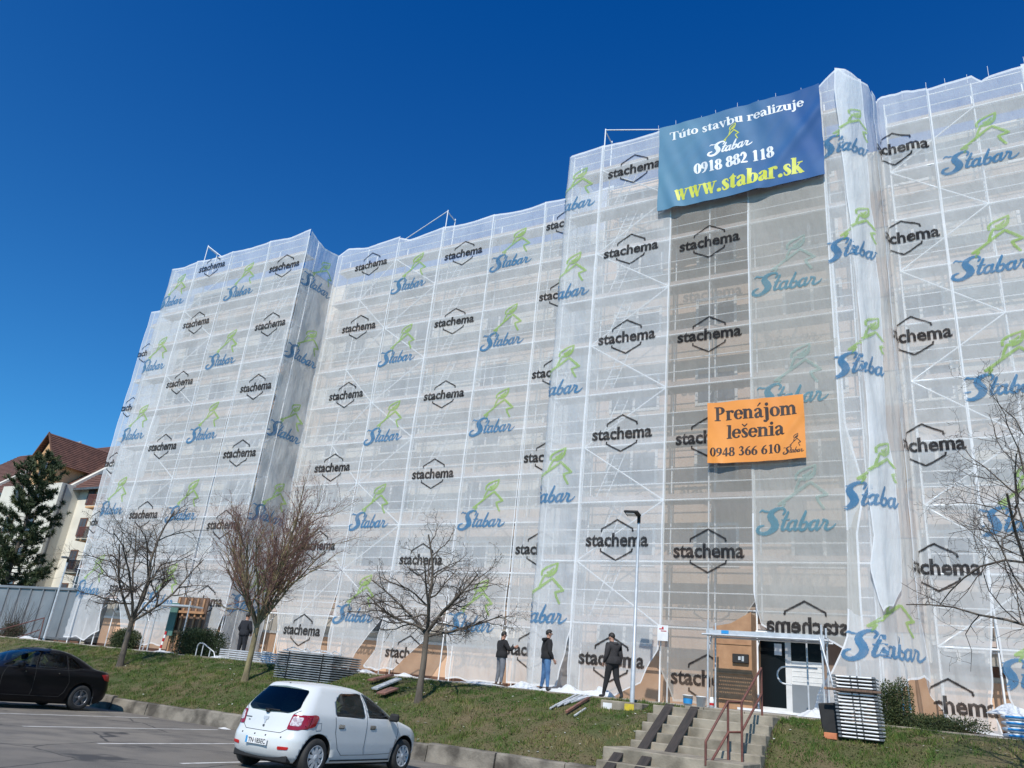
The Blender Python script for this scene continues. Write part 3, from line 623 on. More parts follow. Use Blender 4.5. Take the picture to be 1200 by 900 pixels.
# ------------------------------------------------------------------ scaffolds behind the nets, one per run
DECKS = [20.43-2*k for k in range(10)]
def scaffold(label, us, D, braces, ladders=(), zbase=.16, extra=()):
    u0, u1 = us[0], us[-1]
    t = thing('facade_scaffold', label, 'scaffold', ((u0+u1)/2, D+.4, zbase), group='scaffolds along the facade')
    f, bk = D+.07, D+.78
    for u in us:
        mb = MB()
        for y in (f, bk): mb.tube([(u, y, zbase), (u, y, 21.45)], .027, 8)
        for z in DECKS: mb.tube([(u, f, z-.06), (u, bk, z-.06)], .022, 6); mb.tube([(u, f, z-.55), (u, bk-.25, z-.08)], .014, 5)
        for y in (f, bk): mb.box((u, y, zbase+.01), (.16, .16, .012))
        mb.build('standard', M['pole'], t, True)
    for z in DECKS:
        mb = MB(); mb.bb(u0+.03, u1-.03, f+.07, f+.37, z-.05, z); mb.bb(u0+.03, u1-.03, f+.40, bk-.03, z-.05, z)
        mb.build('deck', M['deck'], t, True)
        mb = MB(); mb.tube([(u0, f-.045, z-.07), (u1, f-.045, z-.07)], .034, 6); mb.build('ledger', M['pole'], t, True)
        mb = MB(); mb.bb(u0+.04, u1-.04, f+.032, f+.056, z+.006, z+.155); mb.build('toe_board', M['toe'], t, True)
        mb = MB()
        for h in (.52, 1.0): mb.tube([(u0, f+.04, z+h), (u1, f+.04, z+h)], .019, 6)
        mb.build('guard_rail', M['pole'], t, True)
    for a, b, first in braces:
        mb = MB()
        for k in range(len(DECKS)-1):
            zt, zb_ = DECKS[k]-.07, DECKS[k+1]-.07; p, q = (a, b) if (k+first) % 2 else (b, a)
            mb.tube([(p, f-.055, zt), (q, f-.055, zb_)], .025, 6)
        mb.build('diagonal_brace', M['pole'], t, True)
    for u in ladders:
        mb = MB()
        for z in DECKS[1:]:
            for dx in (0, .38): mb.tube([(u+dx, f+.2, z), (u+dx+.75, f+.32, z+2)], .02, 6)
            for k in range(7): zz = (k+.5)/7; mb.tube([(u+.75*zz, f+.2+.12*zz, z+2*zz), (u+.38+.75*zz, f+.2+.12*zz, z+2*zz)], .014, 5)
        mb.build('ladder', M['pole'], t, True)
    for pts in extra:
        mb = MB()
        for p, q in pts: mb.tube([p, q], .026 if len(pts) == 4 else .007, 6)
        mb.build('top_post' if len(pts) == 4 else 'tie_wires', M['pole'], t, True)
    return t
def ties(u0, u1, D, z):
    rnd = random.Random(int(-u0*7)); n = int((u1-u0)/.72)
    return [((x, D-.08, z-.25), (x+rnd.uniform(-.03, .03), D-.1, z+rnd.uniform(.08, .3))) for x in [u0+(u1-u0)*(i+rnd.uniform(.2, .8))/n for i in range(n)]]
def tripod(u, D, zt, du):
    f, bk = D+.07, D+.78
    return [((u, f, 21.3), (u, f, zt)), ((u, bk, 21.3), (u, bk, zt-.1)), ((u, f, zt-.12), (u, bk, zt-.22)), ((u, f, zt-.05), (u+du, f, 21.55))]
scaffold('scaffold run behind the narrow set-back net at the far left', [-46, -43, -39.7], D_FAR, [(-46, -43, 0)])
scaffold('scaffold run behind the left projecting part with its crumpled corner', [-39.45, -37.4, -34.45, -31.45, -28.6], D_PROJ, [(-37.4, -34.45, 0)], (-30.6,), extra=[tripod(-37.0, D_PROJ, 22.7, 1.6)])
scaffold('scaffold run behind the long recessed part between the crumpled corner and the front part', [-28.3, -26.4, -24.3, -21.46, -18.46, -15.6, -12.9], D_REC, [(-26.4, -24.3, 0), (-24.3, -21.46, 1)], (-20.9,), extra=[tripod(-21.46, D_REC, 22.75, -2.6)])
scaffold('scaffold run behind the taller front part that carries both banners', [-12.85, -11.5, -8.5, -7.02, -5.58, -2.95, -2.36], D_TOW, [(-11.5, -8.5, 1)], (-11.1,), extra=[tripod(-11.5, D_TOW, 22.55, 3.0), ties(-9.4, -2.5, D_TOW, 21.6)])
scaffold('scaffold run behind the part at the right edge of the photo', [-1.0, .44, 1.77, 3.3, 6.2, 9.1], D_RIGHT, [(-1.0, 1.77, 0)], extra=[ties(-.9, 6, D_RIGHT, 21.6)])

# ------------------------------------------------------------------ the apartment block itself
bl = thing('apartment_block', 'long peach and cream apartment block wrapped in scaffolds and white nets', 'building', (-18, 32, .1))
SECT = [(-45.0, -38.6, D_FAR+1.15, 1), (-38.6, -29.6, D_PROJ+1.15, 3), (-29.6, -11.8, D_REC+1.15, 4), (-11.8, -2.3, D_TOW+1.3, 3), (-2.3, 9.4, D_RIGHT+1.15, 3)]
ST = 2.82
for i, (a, b, y, n) in enumerate(SECT):
    door = i == 3
    mb = MB()
    if door:      # the wall leaves the entrance open
        mb.bb(a, -6.45, y, 40, .1, 20.3); mb.bb(-6.45, -3.3, y, 40, 2.75, 20.3); mb.bb(-3.3, b, y, 40, .1, 20.3); mb.bb(-6.45, -3.3, y+1.0, 40, .1, 2.75)
    else: mb.bb(a, b, y, 40, .1, 20.3)
    mb.build('wall', M['pink_render' if door else 'cream'], bl, True)
    for k in range(7):
        z = .95+ST*k
        mb = MB(); rng = [(a+.02, b-.02)] if not (door and k == 0) else [(a+.02, -6.5), (-3.25, b-.02)]
        for p, q in rng[:1]: mb.bb(p, q, y-.03, y+.05, z-.75 if k == 0 else z-.95, z+.62)
        mb.build('spandrel_band', M['peach' if k == 0 else 'peach_dim'], bl, True)
    if not door:
        mb = MB(); mb.bb(a+.03, b-.03, y-.045, y+.05, .1, .34); mb.build('plinth', M['brown_wall'], bl, True)
    wd = (b-a)/n
    for k in range(7):
        for j in range(n):
            if door and k == 0 and j > 0: continue
            cx = a+wd*(j+.5)+.25*math.sin(j*3+i); z0 = 1.6+ST*k; ww = min(2.3, wd*.62) if (j+i) % 2 else min(1.5, wd*.5)
            if k == 0: hh = .75; z0 = 1.85
            else: hh = 1.45
            fr = MB(); t_ = .10
            fr.bb(cx-ww/2, cx-ww/2+t_, y-.06, y+.03, z0, z0+hh); fr.bb(cx+ww/2-t_, cx+ww/2, y-.06, y+.03, z0, z0+hh)
            fr.bb(cx-ww/2+t_, cx+ww/2-t_, y-.06, y+.03, z0+hh-t_, z0+hh); fr.bb(cx-ww/2+t_, cx+ww/2-t_, y-.06, y+.03, z0, z0+t_)
            fr.bb(cx-.05, cx+.05, y-.058, y+.03, z0+t_, z0+hh-t_)
            w_ = fr.build('window', M['white_frame'], bl, True)
            gl = MB(); gl.bb(cx-ww/2+.02, cx+ww/2-.02, y-.02, y+.02, z0+.02, z0+hh-.02)
            g = gl.build('pane', M['glass'], w_); 
            for v in g.data.vertices: v.co -= Vector(bl.location)
for (a, b, y, n) in SECT: mb = MB(); mb.bb(a+.05, b-.05, y+.4, 39.8, 20.305, 20.4); mb.build('roof', M['steel_dark'], bl, True)
# dark cellar strip and cables seen through the gaps at the foot of the right-hand part
mb = MB(); mb.bb(-1.5, 9.3, D_RIGHT+1.09, D_RIGHT+1.16, 1.72, 2.0); mb.build('brown_strip', M['brown_wall'], bl, True)
mb = MB(); mb.bb(-.9, 9.2, D_RIGHT+1.075, D_RIGHT+1.085, 2.34, 2.44); mb.build('window_ledge', M['white_frame'], bl, True)
for (a, b, y, n) in SECT[1:3]:
    mb = MB(); mb.bb(a+.05, b-.05, y-.085, y-.032, 1.55, 1.66); mb.build('window_ledge', M['white_frame'], bl, True)
# ------------------------------------------------------------------ ground
Z_LOT = -1.70; V_K = 17.0
def sstep(a, b, x):
    t = min(1, max(0, (x-a)/(b-a))); return t*t*(3-2*t)
def bank(u, y):
    t = min(1, max(0, (y-17.2)/(21.35-17.2)))
    z = -1.34+1.47*(t*1.22-.22*t*t)
    if u > -3.9: z += .14*sstep(-3.9, -2.5, u)*math.sin(PI*t)
    z += .50*math.exp(-((u+5.45)/2.1)**4)*sstep(16.8, 19.2, y)*(1-sstep(19.4, 21.3, y))
    if -6.8 < u < -4.15: z -= .45
    return z+.035*fn(u*.5, y*.5)*math.sin(PI*t)
mb = MB(); mb.add([(-400, -300, Z_LOT-.02), (400, -300, Z_LOT-.02), (400, 700, Z_LOT-.02), (-400, 700, Z_LOT-.02)], [(0,1,2,3)])
struct(mb.build('ground', pmat('far_ground', (.09, .10, .05), (.06, .065, .035), .2, .95)))
mb = MB(); mb.bb(-75, 40, -30, V_K-.02, Z_LOT-.3, Z_LOT); struct(mb.build('parking_lot', M['asphalt']))
# painted bay lines, worn
for y0, y1, u in ((12.0, 16.5, -21.4), (10.97, 16.4, -18.3), (10.7, 16.4, -15.2), (10.4, 16.4, -12.35), (10.4, 16.4, -9.35), (10.4, 16.4, -24.5)):
    mb = MB(); n = 24
    for i in range(n): 
        a, b = y0+(y1-y0)*i/n, y0+(y1-y0)*(i+1)/n
        w0, w1 = .055+.008*fn(u, a*3), .055+.008*fn(u, b*3)
        mb.add([(u-w0, a, Z_LOT+.004), (u+w0, a, Z_LOT+.004), (u+w1, b, Z_LOT+.004), (u-w1, b, Z_LOT+.004)], [(0,1,2,3)])
    struct(mb.build('parking_line', M['paint']))
# rough kerb of cast blocks along the foot of the lawn
mb = MB(); u = -62.; random.seed(5)
while u < 14:
    L_ = random.uniform(1.7, 2.3); n = 10; sh = random.uniform(-.03, .03); tp = -1.32+random.uniform(-.035, .04)
    for i in range(n):
        a, b = u+(L_-.04)*i/n, u+(L_-.04)*(i+1)/n
        row = lambda x: [(x, V_K+sh+.03*fn(x*3, 1), Z_LOT-.05), (x, V_K+sh+.035+.035*fn(x*3, 2), Z_LOT+.2), (x, V_K+sh+.05+.02*fn(x*4, 3), tp-.03+.02*fn(x*3, 7)), (x, V_K+sh+.09, tp+.015*fn(x*5, 4)), (x, V_K+.26, tp+.01), (x, V_K+.28, Z_LOT)]
        p, q = row(a), row(b); mb.add(p+q, [(k, k+1, 7+k, 6+k) for k in range(5)], 0, False)
        if i in (0, n-1): mb.add(p if i == 0 else q, [(0,1,2,3,4,5)])
    u += L_
struct(mb.build('kerb', pmat('kerb_concrete', (.25, .225, .185), (.075, .066, .054), 1.8, .95, .8, 18, detail=12, contrast=(.38, .62))))
# lawn bank
NU, NV = 300, 40; U0, U1 = -62, 14
V = [(U0+(U1-U0)*i/NU, 17.2+(21.4-17.2)*j/NV) for j in range(NV+1) for i in range(NU+1)]
mb = MB(); mb.add([(u, y, bank(u, y)) for u, y in V], [(j*(NU+1)+i, j*(NU+1)+i+1, (j+1)*(NU+1)+i+1, (j+1)*(NU+1)+i) for j in range(NV) for i in range(NU)], 0, True)
struct(mb.build('lawn', pmat('lawn_soil', (.06, .075, .02), (.125, .098, .05), .9, 1., 1., 14, detail=12)))
# grass blades
rng = np.random.default_rng(3); NB = 200000
uu = np.concatenate([rng.uniform(-34, -1, 150000), rng.uniform(-46, -30, 30000), rng.uniform(-5, 5, 20000)]); yy = rng.uniform(17.2, 21.35, NB)
keep = ~((uu > -6.75) & (uu < -4.2))
dry = np.array([fn(a*.55, b*.8, 9)+.6*fn(a*1.9, b*2.2, 4) for a, b in zip(uu, yy)])
patch = np.exp(-((uu+8.2)/1.7)**2-((yy-18.6)/1.3)**2)
keep &= rng.uniform(0, 1, NB) > np.clip(patch*.12-.08+np.clip(dry-.3, 0, .4), 0, .85)
uu, yy, dry, patch = uu[keep], yy[keep], dry[keep], patch[keep]; nb = len(uu)
zz = np.array([bank(a, b) for a, b in zip(uu, yy)])-.01
ang = rng.uniform(0, 2*PI, nb); tuft = np.array([fn(a*2.6, b*2.6, 21) for a, b in zip(uu, yy)]); h = rng.uniform(.03, .085, nb)*(1+.4*np.clip(dry, -1, 1))*np.clip(.9+1.6*tuft, .4, 2.0); wd = rng.uniform(.006, .014, nb)
lx, ly = rng.normal(0, .035, nb), rng.normal(0, .035, nb)
P0 = np.stack([uu-np.cos(ang)*wd, yy-np.sin(ang)*wd, zz], 1); P1 = np.stack([uu+np.cos(ang)*wd, yy+np.sin(ang)*wd, zz], 1); P2 = np.stack([uu+lx, yy+ly, zz+h], 1)
nl = 2600; la, lb = rng.uniform(-34, 4, nl), rng.uniform(17.2, 21.3, nl); ok = ~((la > -6.9) & (la < -4.05)); la, lb = la[ok], lb[ok]; nl = len(la); lz = np.array([bank(a, b) for a, b in zip(la, lb)])+rng.uniform(.012, .05, nl); lt = rng.uniform(0, 2*PI, nl); ls = rng.uniform(.02, .05, nl)
tri = [np.stack([la+np.cos(lt+d)*ls, lb+np.sin(lt+d)*ls, lz+rng.uniform(-.01, .02, nl)], 1) for d in (0, 2.0, 4.1)]
P0, P1, P2 = np.vstack([P0, tri[0]]), np.vstack([P1, tri[1]]), np.vstack([P2, tri[2]]); nb += nl
vv_ = np.stack([P0, P1, P2], 1).reshape(-1, 3)
me = bpy.data.meshes.new('grass'); me.vertices.add(nb*3); me.vertices.foreach_set('co', vv_.ravel())
me.loops.add(nb*3); me.loops.foreach_set('vertex_index', np.arange(nb*3)); me.polygons.add(nb)
me.polygons.foreach_set('loop_start', np.arange(nb)*3); me.polygons.foreach_set('loop_total', np.full(nb, 3))
pick = np.clip(dry*1.3+patch*.9+rng.normal(0, .38, nb-nl), -1, 1); mi = np.where(pick > .72, 2, np.where(pick > .12, 1, 0)).astype(np.int32); mi = np.concatenate([mi, np.where(rng.uniform(0, 1, nl) > .82, 4, 3)]).astype(np.int32)
me.polygons.foreach_set('material_index', mi); me.update()
for nm, c, c2 in (('grass_green', (.06, .12, .013), (.042, .09, .011)), ('grass_olive', (.115, .145, .026), (.085, .115, .02)), ('grass_straw', (.24, .195, .09), (.19, .15, .075)), ('dead_leaf', (.16, .10, .055), (.11, .07, .04)), ('daisy', (.6, .6, .55), (.5, .5, .45))):
    me.materials.append(pmat(nm, c, c2, 1.5, .8))
g = bpy.data.objects.new('grass', me); COL.objects.link(g); tag(g, 'short spring grass with dry patches on the bank', 'grass', kind='stuff')
# terrace the block stands on, with its concrete edge
mb = MB(); mb.add([(-62, 21.38, .135), (14, 21.38, .135), (14, 23, .19), (-62, 23, .19), (14, 31, .2), (-62, 31, .2)], [(0,1,2,3), (3,2,4,5)]); struct(mb.build('pavement', M['pave']))
mb = MB(); mb.add([(-400, 31, .19), (400, 31, .19), (400, 600, .19), (-400, 600, .19)], [(0,1,2,3)]); mb.add([(-400, 16.6, Z_LOT), (-62, 16.6, Z_LOT), (-62, 31, .19), (-400, 31, .19)], [(0,1,2,3)])
struct(mb.build('terrace_ground', pmat('back_ground', (.10, .11, .05), (.14, .12, .08), .3, .95)))
mb = MB(); u = -62.; random.seed(9)
while u < 14:
    L_ = random.uniform(.95, 1.05); dz = random.uniform(-.015, .015)
    mb.cbox((u+L_/2, 21.42, .06+dz), (L_-.012, .12, .2), .012); u += L_
struct(mb.build('pavement_edge', M['concrete']))

# ------------------------------------------------------------------ the steps up the bank
SU0, SU1, SV = -6.85, -4.1, 19.0
t = thing('concrete_stairs', 'weathered concrete steps with a landing, leading up the bank to the main door', 'stairs', ((SU0+SU1)/2, 17, Z_LOT))
mb = MB(); RIS, TR = .19, .34; y = SV; z = .085
tops = []
mb.cbox(((SU0+SU1)/2, (21.36+SV)/2, z-.5), (SU1-SU0, 21.36-SV, 1.0), .015); tops.append((SV, z))
random.seed(4)
for k in range(4):
    z -= RIS; y -= TR; mb.cbox(((SU0+SU1)/2+random.uniform(-.02, .02), y+TR/2+.05, z-.4), (SU1-SU0+random.uniform(0, .05), TR+.1, .8), .018); tops.append((y, z))
z -= RIS; mb.cbox(((SU0+SU1)/2-.02, y-.65, z-.3), (SU1-SU0+.1, 1.4, .7), .018); y -= 1.35; tops.append((y, z))
while z-RIS > Z_LOT+.02:
    z -= RIS; y -= TR; mb.cbox(((SU0+SU1)/2-.02+random.uniform(-.02, .02), y+TR/2+.05, (z+Z_LOT)/2-.03), (SU1-SU0+.1, TR+.1, z-Z_LOT+.06), .018); tops.append((y, z))
mb.build('steps', M['concrete'], t, True)
Y_L, Z_L = tops[5][0], tops[5][1]; y_bot, z_bot = tops[-1]
def plank(p, q, wdt, th, name, mat, label, cat='plank', group=None, z0=0):
    p, q = Vector(p), Vector(q); d = (q-p); r = d.to_track_quat('Y', 'Z').to_matrix()
    mb = MB(); mb.cbox((0, 0, 0), (wdt, d.length, th), .004, 0, r); o = mb.build(name, mat); o.location = (p+q)/2
    return tag(o, label, cat, group)
for u, lab in ((SU0+.38, 'outer'), (SU0+.98, 'inner')):
    plank((u, SV+.12, .085+.03), (u, SV-4*TR-.30, .085-5*RIS+.03), .21, .045, 'ramp_plank', M['dark_plank'], 'dark %s ramp plank on the upper flight of the concrete steps' % lab, 'plank', 'ramp planks on the steps')
    yl = Y_L; plank((u-.1, yl+.16, Z_L+.03), (u-.1, y_bot-.1, z_bot-.06), .21, .045, 'ramp_plank', M['dark_plank'], 'dark %s ramp plank on the lower flight of the concrete steps' % lab, 'plank', 'ramp planks on the steps')
# red handrail on the right side
def rail_thing(name, label, cat, rails, posts, mat, loc):
    t = thing(name, label, cat, loc)
    for pts in rails: mb = MB(); mb.tube(pts, .025, 8); mb.build('rail', mat, t, True)
    for p, q in posts: mb = MB(); mb.tube([p, q], .025, 8); mb.build('post', mat, t, True)
    return t
ru = SU1-.55; rv = SU1-.06
zt_ = .085; zl_ = Z_L
A_, B_, C_, D_ = at(892, 783, 19.15), at(869, 823, 17.3), at(853, 822, 17.3), at(827, 869, 16.3)
A2, B2, C2, D2 = at(892.5, 813, 19.15), at(869, 858, 17.3), at(853.5, 858, 17.3), at(831, 897, 16.3)
rail_thing('stair_handrail', 'rust red tubular handrail zigzagging up the concrete steps', 'handrail', [[A_, B_, C_, D_, D_+Vector((0, .02, -.12))], [A2, B2, C2, D2]],
    [(Vector((p.x, p.y, zb)), p) for p, zb in ((A_, .0), (B_, Z_L-.05), (C_, Z_L-.05), (D_, Z_L-.05))], M['rust'], (B_.x, B_.y, 0))

# ------------------------------------------------------------------ main entrance
t = thing('entrance_door', 'dark glass entrance door in a white frame with a notice taped on it', 'door', (-4.0, 24.6, .2)); Yd = 24.6
xl, xm, xr = at(886, 780, Yd).x, at(921, 780, Yd).x, at(965, 780, Yd).x
zt = 2.42
mb = MB(); mb.bb(xl-.14, xl, Yd-.06, Yd+.06, .24, zt+.1); mb.bb(xm, xm+.16, Yd-.06, Yd+.06, .24, zt+.1); mb.bb(xl, xm, Yd-.06, Yd+.06, zt, zt+.1); mb.bb(xm+.16, xr, Yd-.06, Yd+.06, zt, zt+.1); mb.bb(xl, xm, Yd-.055, Yd+.05, .24, .36)
mb.build('frame', M['white_frame'], t, True)
mb = MB(); mb.bb(xl, xm, Yd-.02, Yd+.02, .36, zt); mb.build('glass_leaf', M['door_glass'], t, True)
mb = MB(); mb.bb(xm+.16, xr, Yd-.03, Yd+.03, 1.65, zt); mb.build('window', M['door_glass'], t, True)
mb = MB(); mb.bb(xm+.16, xr, Yd-.035, Yd+.035, 1.02, 1.65)
for k in range(4): mb.bb(xm+.18, xr-.02, Yd-.045, Yd-.03, 1.1+k*.14, 1.112+k*.14)
mb.build('white_panel', M['white_frame'], t, True)
mb = MB(); mb.bb(xm+.16, xr, Yd-.035, Yd+.035, .24, 1.018); mb.build('grey_panel', M['bin_grey'], t, True)
a, b_ = at(907, 754, Yd-.05), at(916, 768, Yd-.05)
mb = MB(); mb.bb(a.x, b_.x, Yd-.034, Yd-.025, b_.z, a.z); mb.build('notice', M['white_plastic'], t, True)
mb = MB(); mb.tube([(xl+.12, Yd-.03, 1.0), (xl+.12, Yd-.08, 1.03), (xl+.12, Yd-.08, 1.45), (xl+.12, Yd-.03, 1.48)], .014); mb.build('handle', M['galv'], t, True)
mb = MB(); mb.bb(xl-.2, xr+.1, 23.2, 24.7, .2, .26); struct(mb.build('doorstep', M['white_plastic']))
# wooden wall left of the door, with the dark letter box
t = thing('boarded_wall', 'brown wooden board wall left of the main door under the scaffold canopy', 'wall', (-5.7, 23.5, .2)); Yb = 23.5
bl_, br_ = at(836, 780, Yb).x, at(881, 780, Yb).x
mb = MB(); mb.prism([(bl_, .2), (br_, .2), (br_, 2.85), (bl_+.5, 2.5), (bl_, 2.4)], 1, Yb, Yb+.06); mb.prism([(Yb+.061, .2), (Yb+1.1, .2), (Yb+1.1, 2.8), (Yb+.061, 2.8)], 0, br_-.06, br_); mb.build('board', M['osb'], t, True)
mb = MB()
for z in (.42, 1.12, 1.92): mb.bb(bl_+.01, br_-.01, Yb-.022, Yb-.002, z, z+.035)
mb.build('batten', M['osb'], t, True)
a, b_ = at(859, 766, Yb), at(878, 778, Yb)
mb = MB(); mb.cbox(((a.x+b_.x)/2, Yb-.05, (a.z+b_.z)/2), (b_.x-a.x, .09, a.z-b_.z), .012); x = mb.build('letter_box', M['black'], t, True)
mb = MB(); mb.bb(a.x+.17, a.x+.24, Yb-.104, Yb-.097, b_.z+.08, a.z-.07); mb.bb(a.x+.27, a.x+.33, Yb-.104, Yb-.097, b_.z+.05, a.z-.06); mb.build('door_panel', M['galv'], t, True)
# scaffold canopy with a perforated deck
t = thing('entrance_canopy', 'low scaffold canopy of steel tubes and a perforated deck over the main door', 'canopy', (-4.85, 22.4, .2))
c0, c1 = at(828, 738, 22), at(966, 742, 22); x0, x1 = c0.x, c1.x; zc = 2.12
mb = MB(); mb.bb(x0, x1, 21.95, 22.0, zc-.07, zc+.03); mb.bb(x0, x1, 22.58, 22.63, zc-.07, zc+.03)
n = 60
for i in range(n):
    a = x0+(x1-x0)*i/n; mb.bb(a, a+(x1-x0)/n*.62, 22.0, 22.58, zc-.012, zc-.004)
for k in range(1, 6): y = 22.0+.58*k/6; mb.bb(x0, x1, y-.028, y+.028, zc-.005, zc+.004)
mb.build('deck', M['galv'], t, True)
for x in (x0+.06, x1-.06):
    for y in (21.93, 22.66):
        mb = MB(); mb.tube([(x, y, .17), (x, y, zc+.28)], .026); mb.box((x, y, .18), (.15, .15, .012)); mb.build('standard', M['galv'], t, True)
    mb = MB(); mb.tube([(x, 21.93, zc-.1), (x, 22.66, zc-.1)], .024); mb.tube([(x, 21.95, zc-.6), (x, 22.3, zc-.08)], .018); mb.build('transom', M['galv'], t, True)
for y in (21.9, 22.68):
    mb = MB(); mb.tube([(x0-.1, y, zc-.1), (x1+.1, y, zc-.1)], .026); mb.build('ledger', M['galv'], t, True)
mb = MB(); mb.tube([(x1-.1, 21.88, zc-.05), (x1+.22, 21.6, .9), (x1+.3, 21.55, .2)], .026); mb.build('prop', M['galv'], t, True)
mb = MB(); mb.bb(x0+.42, x0+.62, 21.935, 21.948, zc-.06, zc+.025); mb.build('tape_mark', M['blue_tape'], t, True)
mb = MB(); mb.cbox((x1-.04, 21.86, zc-.2), (.1, .03, .3), .01); mb.build('clamp_plate', M['galv'], t, True)
# loop-shaped bicycle stand
t = thing('bicycle_stand', 'shiny steel loop beside the main door', 'bicycle stand', (-3.6, 22.9, .2)); Yq = 22.9
p0, p1 = at(911, 793, Yq), at(958, 786, Yq); mb = MB(); pts = []
for i in range(9): a = PI/2+PI*i/8; pts.append((p0.x+.22+.22*math.cos(a), Yq, p0.z+.05+.22*math.sin(a)))
mb.tube([(p1.x, Yq, pts[0][2])]+pts+[(pts[-1][0]+.16, Yq, pts[-1][2])], .024); mb.build('loop', M['galv'], t, True)
mb = MB(); mb.tube([(p1.x-.25, Yq, .2), (p1.x-.25, Yq, pts[0][2]+.75)], .024); mb.build('post', M['galv'], t, True)

# ------------------------------------------------------------------ small things on the terrace and the lawn
def bucket(x, y, z, s, label, stripe=None):
    t = thing('bucket', label, 'bucket', (x, y, z), group='white buckets')
    mb = MB(); mb.lathe([(0, 0), (.115*s, 0), (.135*s, .27*s), (.145*s, .27*s), (.145*s, .295*s), (.13*s, .295*s), (.12*s, .2*s), (0, .2*s)], 20); mb.build('pail', M['white_plastic'], t)
    if stripe: mb = MB(); mb.lathe([(.122*s, .07*s), (.1335*s, .2*s)], 20); mb.build('paper_band', stripe, t)
    mb = MB(); mb.tube([(.14*s*math.cos(a), .02, .25*s-.16*s*math.sin(a)) for a in [PI*i/8 for i in range(9)]], .004, 5); mb.build('handle', M['steel_dark'], t)
p = at(806, 822, 21.6); bucket(p.x, 21.6, .14, .95, 'white bucket with a blue label at the top of the steps', M['blue_tape'])
p = at(826, 822, 21.7); bucket(p.x-.1, 21.7, .14, .95, 'plain white bucket beside the left foot of the entrance canopy')
p = at(312, 770, 22.6); bucket(p.x, 22.6, .17, 1.35, 'white bucket near the trunk of the reddish tree', M['blue_tape'])
t = thing('sealant_tube', 'small white canister at the left leg of the entrance canopy', 'canister', (at(834, 822, 21.62).x, 21.62, .14))
mb = MB(); mb.lathe([(0, 0), (.06, 0), (.06, .22), (.045, .25), (.045, .28), (0, .28)], 14); mb.build('body', M['white_plastic'], t); mb = MB(); mb.lathe([(.061, .08), (.061, .14)], 14); mb.build('label_band', M['red'], t)
def heap(name, x, y, z, sx, sy, h, seed, label, mat, cat='sheet', group=None):
    """crumpled cloth: ridged creases over a flattened mound with a ragged edge"""
    mb = MB(); n, k = 84, 34; vs = []
    rid = lambda a, b, c: 1-abs(2*fn(a, b, c))
    for j in range(k+1):
        for i in range(n):
            a = 2*PI*i/n; r = j/k; q = r*(1+.35*fn(math.cos(a)*1.6, math.sin(a)*1.6, seed)+.12*fn(math.cos(a)*6, math.sin(a)*6, seed+1))
            px, py = q*math.cos(a), q*math.sin(a); ux, uy = px*sx*2.3, py*sy*2.3
            e = max(0, 1-r**1.6)*(.35+.65*max(0, .5+fn(ux*.55, uy*.55, seed+4)))
            cre = .42*(.5+fn(ux*1.1, uy*1.1, seed))+.26*rid(ux*2.0+.6*fn(ux, uy, seed+8), uy*2.0, seed+2)+.09*rid(ux*5, uy*5, seed+3)
            vs.append((px*sx+.03*fn(ux*2, uy*2, seed+5), py*sy+.03*fn(ux*2, uy*2, seed+6), .006+h*e*(.25+cre)*1.25))
    mb.add(vs, [(j*n+i, j*n+(i+1) % n, (j+1)*n+(i+1) % n, (j+1)*n+i) for j in range(k) for i in range(n)], 0, True)
    o = mb.build(name, mat); o.location = (x, y, z); return tag(o, label, cat, group)
GS = 'loose net heaped on the pavement'
for px, py, y, sx, h, lab in ((622, 806, 22.9, .75, .28, 'bunched white net on the pavement behind the worker in jeans'), (672, 812, 22.8, .95, .34, 'big crumpled heap of white net between the two right-hand workers'), (700, 812, 23.0, .6, .36, 'small white net heap at the feet of the worker in grey'),
                            (480, 792, 23.6, 1.1, .14, 'flat bluish plastic strip trailing behind the spreading tree'), (560, 798, 23.5, 1.2, .12, 'flat white plastic strip left of the worker with a raised arm'), (420, 786, 24.3, .9, .16, 'trailing plastic right of the deck stack'),
                            (350, 770, 24.4, .6, .2, 'crumpled white plastic behind the deck stack'), (262, 762, 22.9, .5, .16, 'white plastic at the feet of the worker by the reddish tree'), (195, 757, 22.7, .75, .1, 'white scraps below the wooden side porch'),
                            (30, 750, 23.2, 1.1, .2, 'white sheet on the ground below the steel container'), (150, 750, 23.3, .5, .12, 'white scrap of net beside the round green shrub'), (962, 838, 22.3, .55, .36, 'gathered foot of the folded net beside the main door')):
    p = at(px, py, y); heap('loose_net', p.x, y, .17, sx, .38, h, px*.1, lab, M['sheet'], 'net', GS)
heap('litter', *at(263, 853, 16.8)[:2], Z_LOT+.005, .22, .12, .06, 3.1, 'white scrap of litter in front of the kerb by the white car', M['white_plastic'], 'litter')
# lamp post on its block
t = thing('street_lamp', 'slim galvanised lamp post with a flat dark head beside the main steps', 'street lamp', (at(741, 815, 20.9).x, 20.9, .1))
lz = at(748, 605, 20.9).z-.1
mb = MB(); mb.tube([(0, 0, -.05), (0, 0, 1.2), (0, 0, 1.22), (.0, 0, lz-.15)], [.062, .06, .05, .036], 14); mb.build('post', M['galv'], t)
mb = MB(); mb.tube([(0, 0, lz-.2), (0, 0, lz-.02)], .05, 12); mb.tube([(0, 0, lz-.05), (-.02, -.08, lz+.04)], .035, 10); mb.build('bracket', M['black'], t)
mb = MB(); rr = Matrix.Rotation(rad(-12), 3, 'X') @ Matrix.Rotation(rad(4), 3, 'Y'); mb.cbox((-.14, -.16, lz+.05), (.44, .30, .07), .02, 0, rr); mb.build('lamp_head', M['black'], t)
mb = MB(); mb.box((-.17, -.18, lz+.01), (.26, .2, .012), 0, rr); mb.build('led_panel', M['white_plastic'], t)
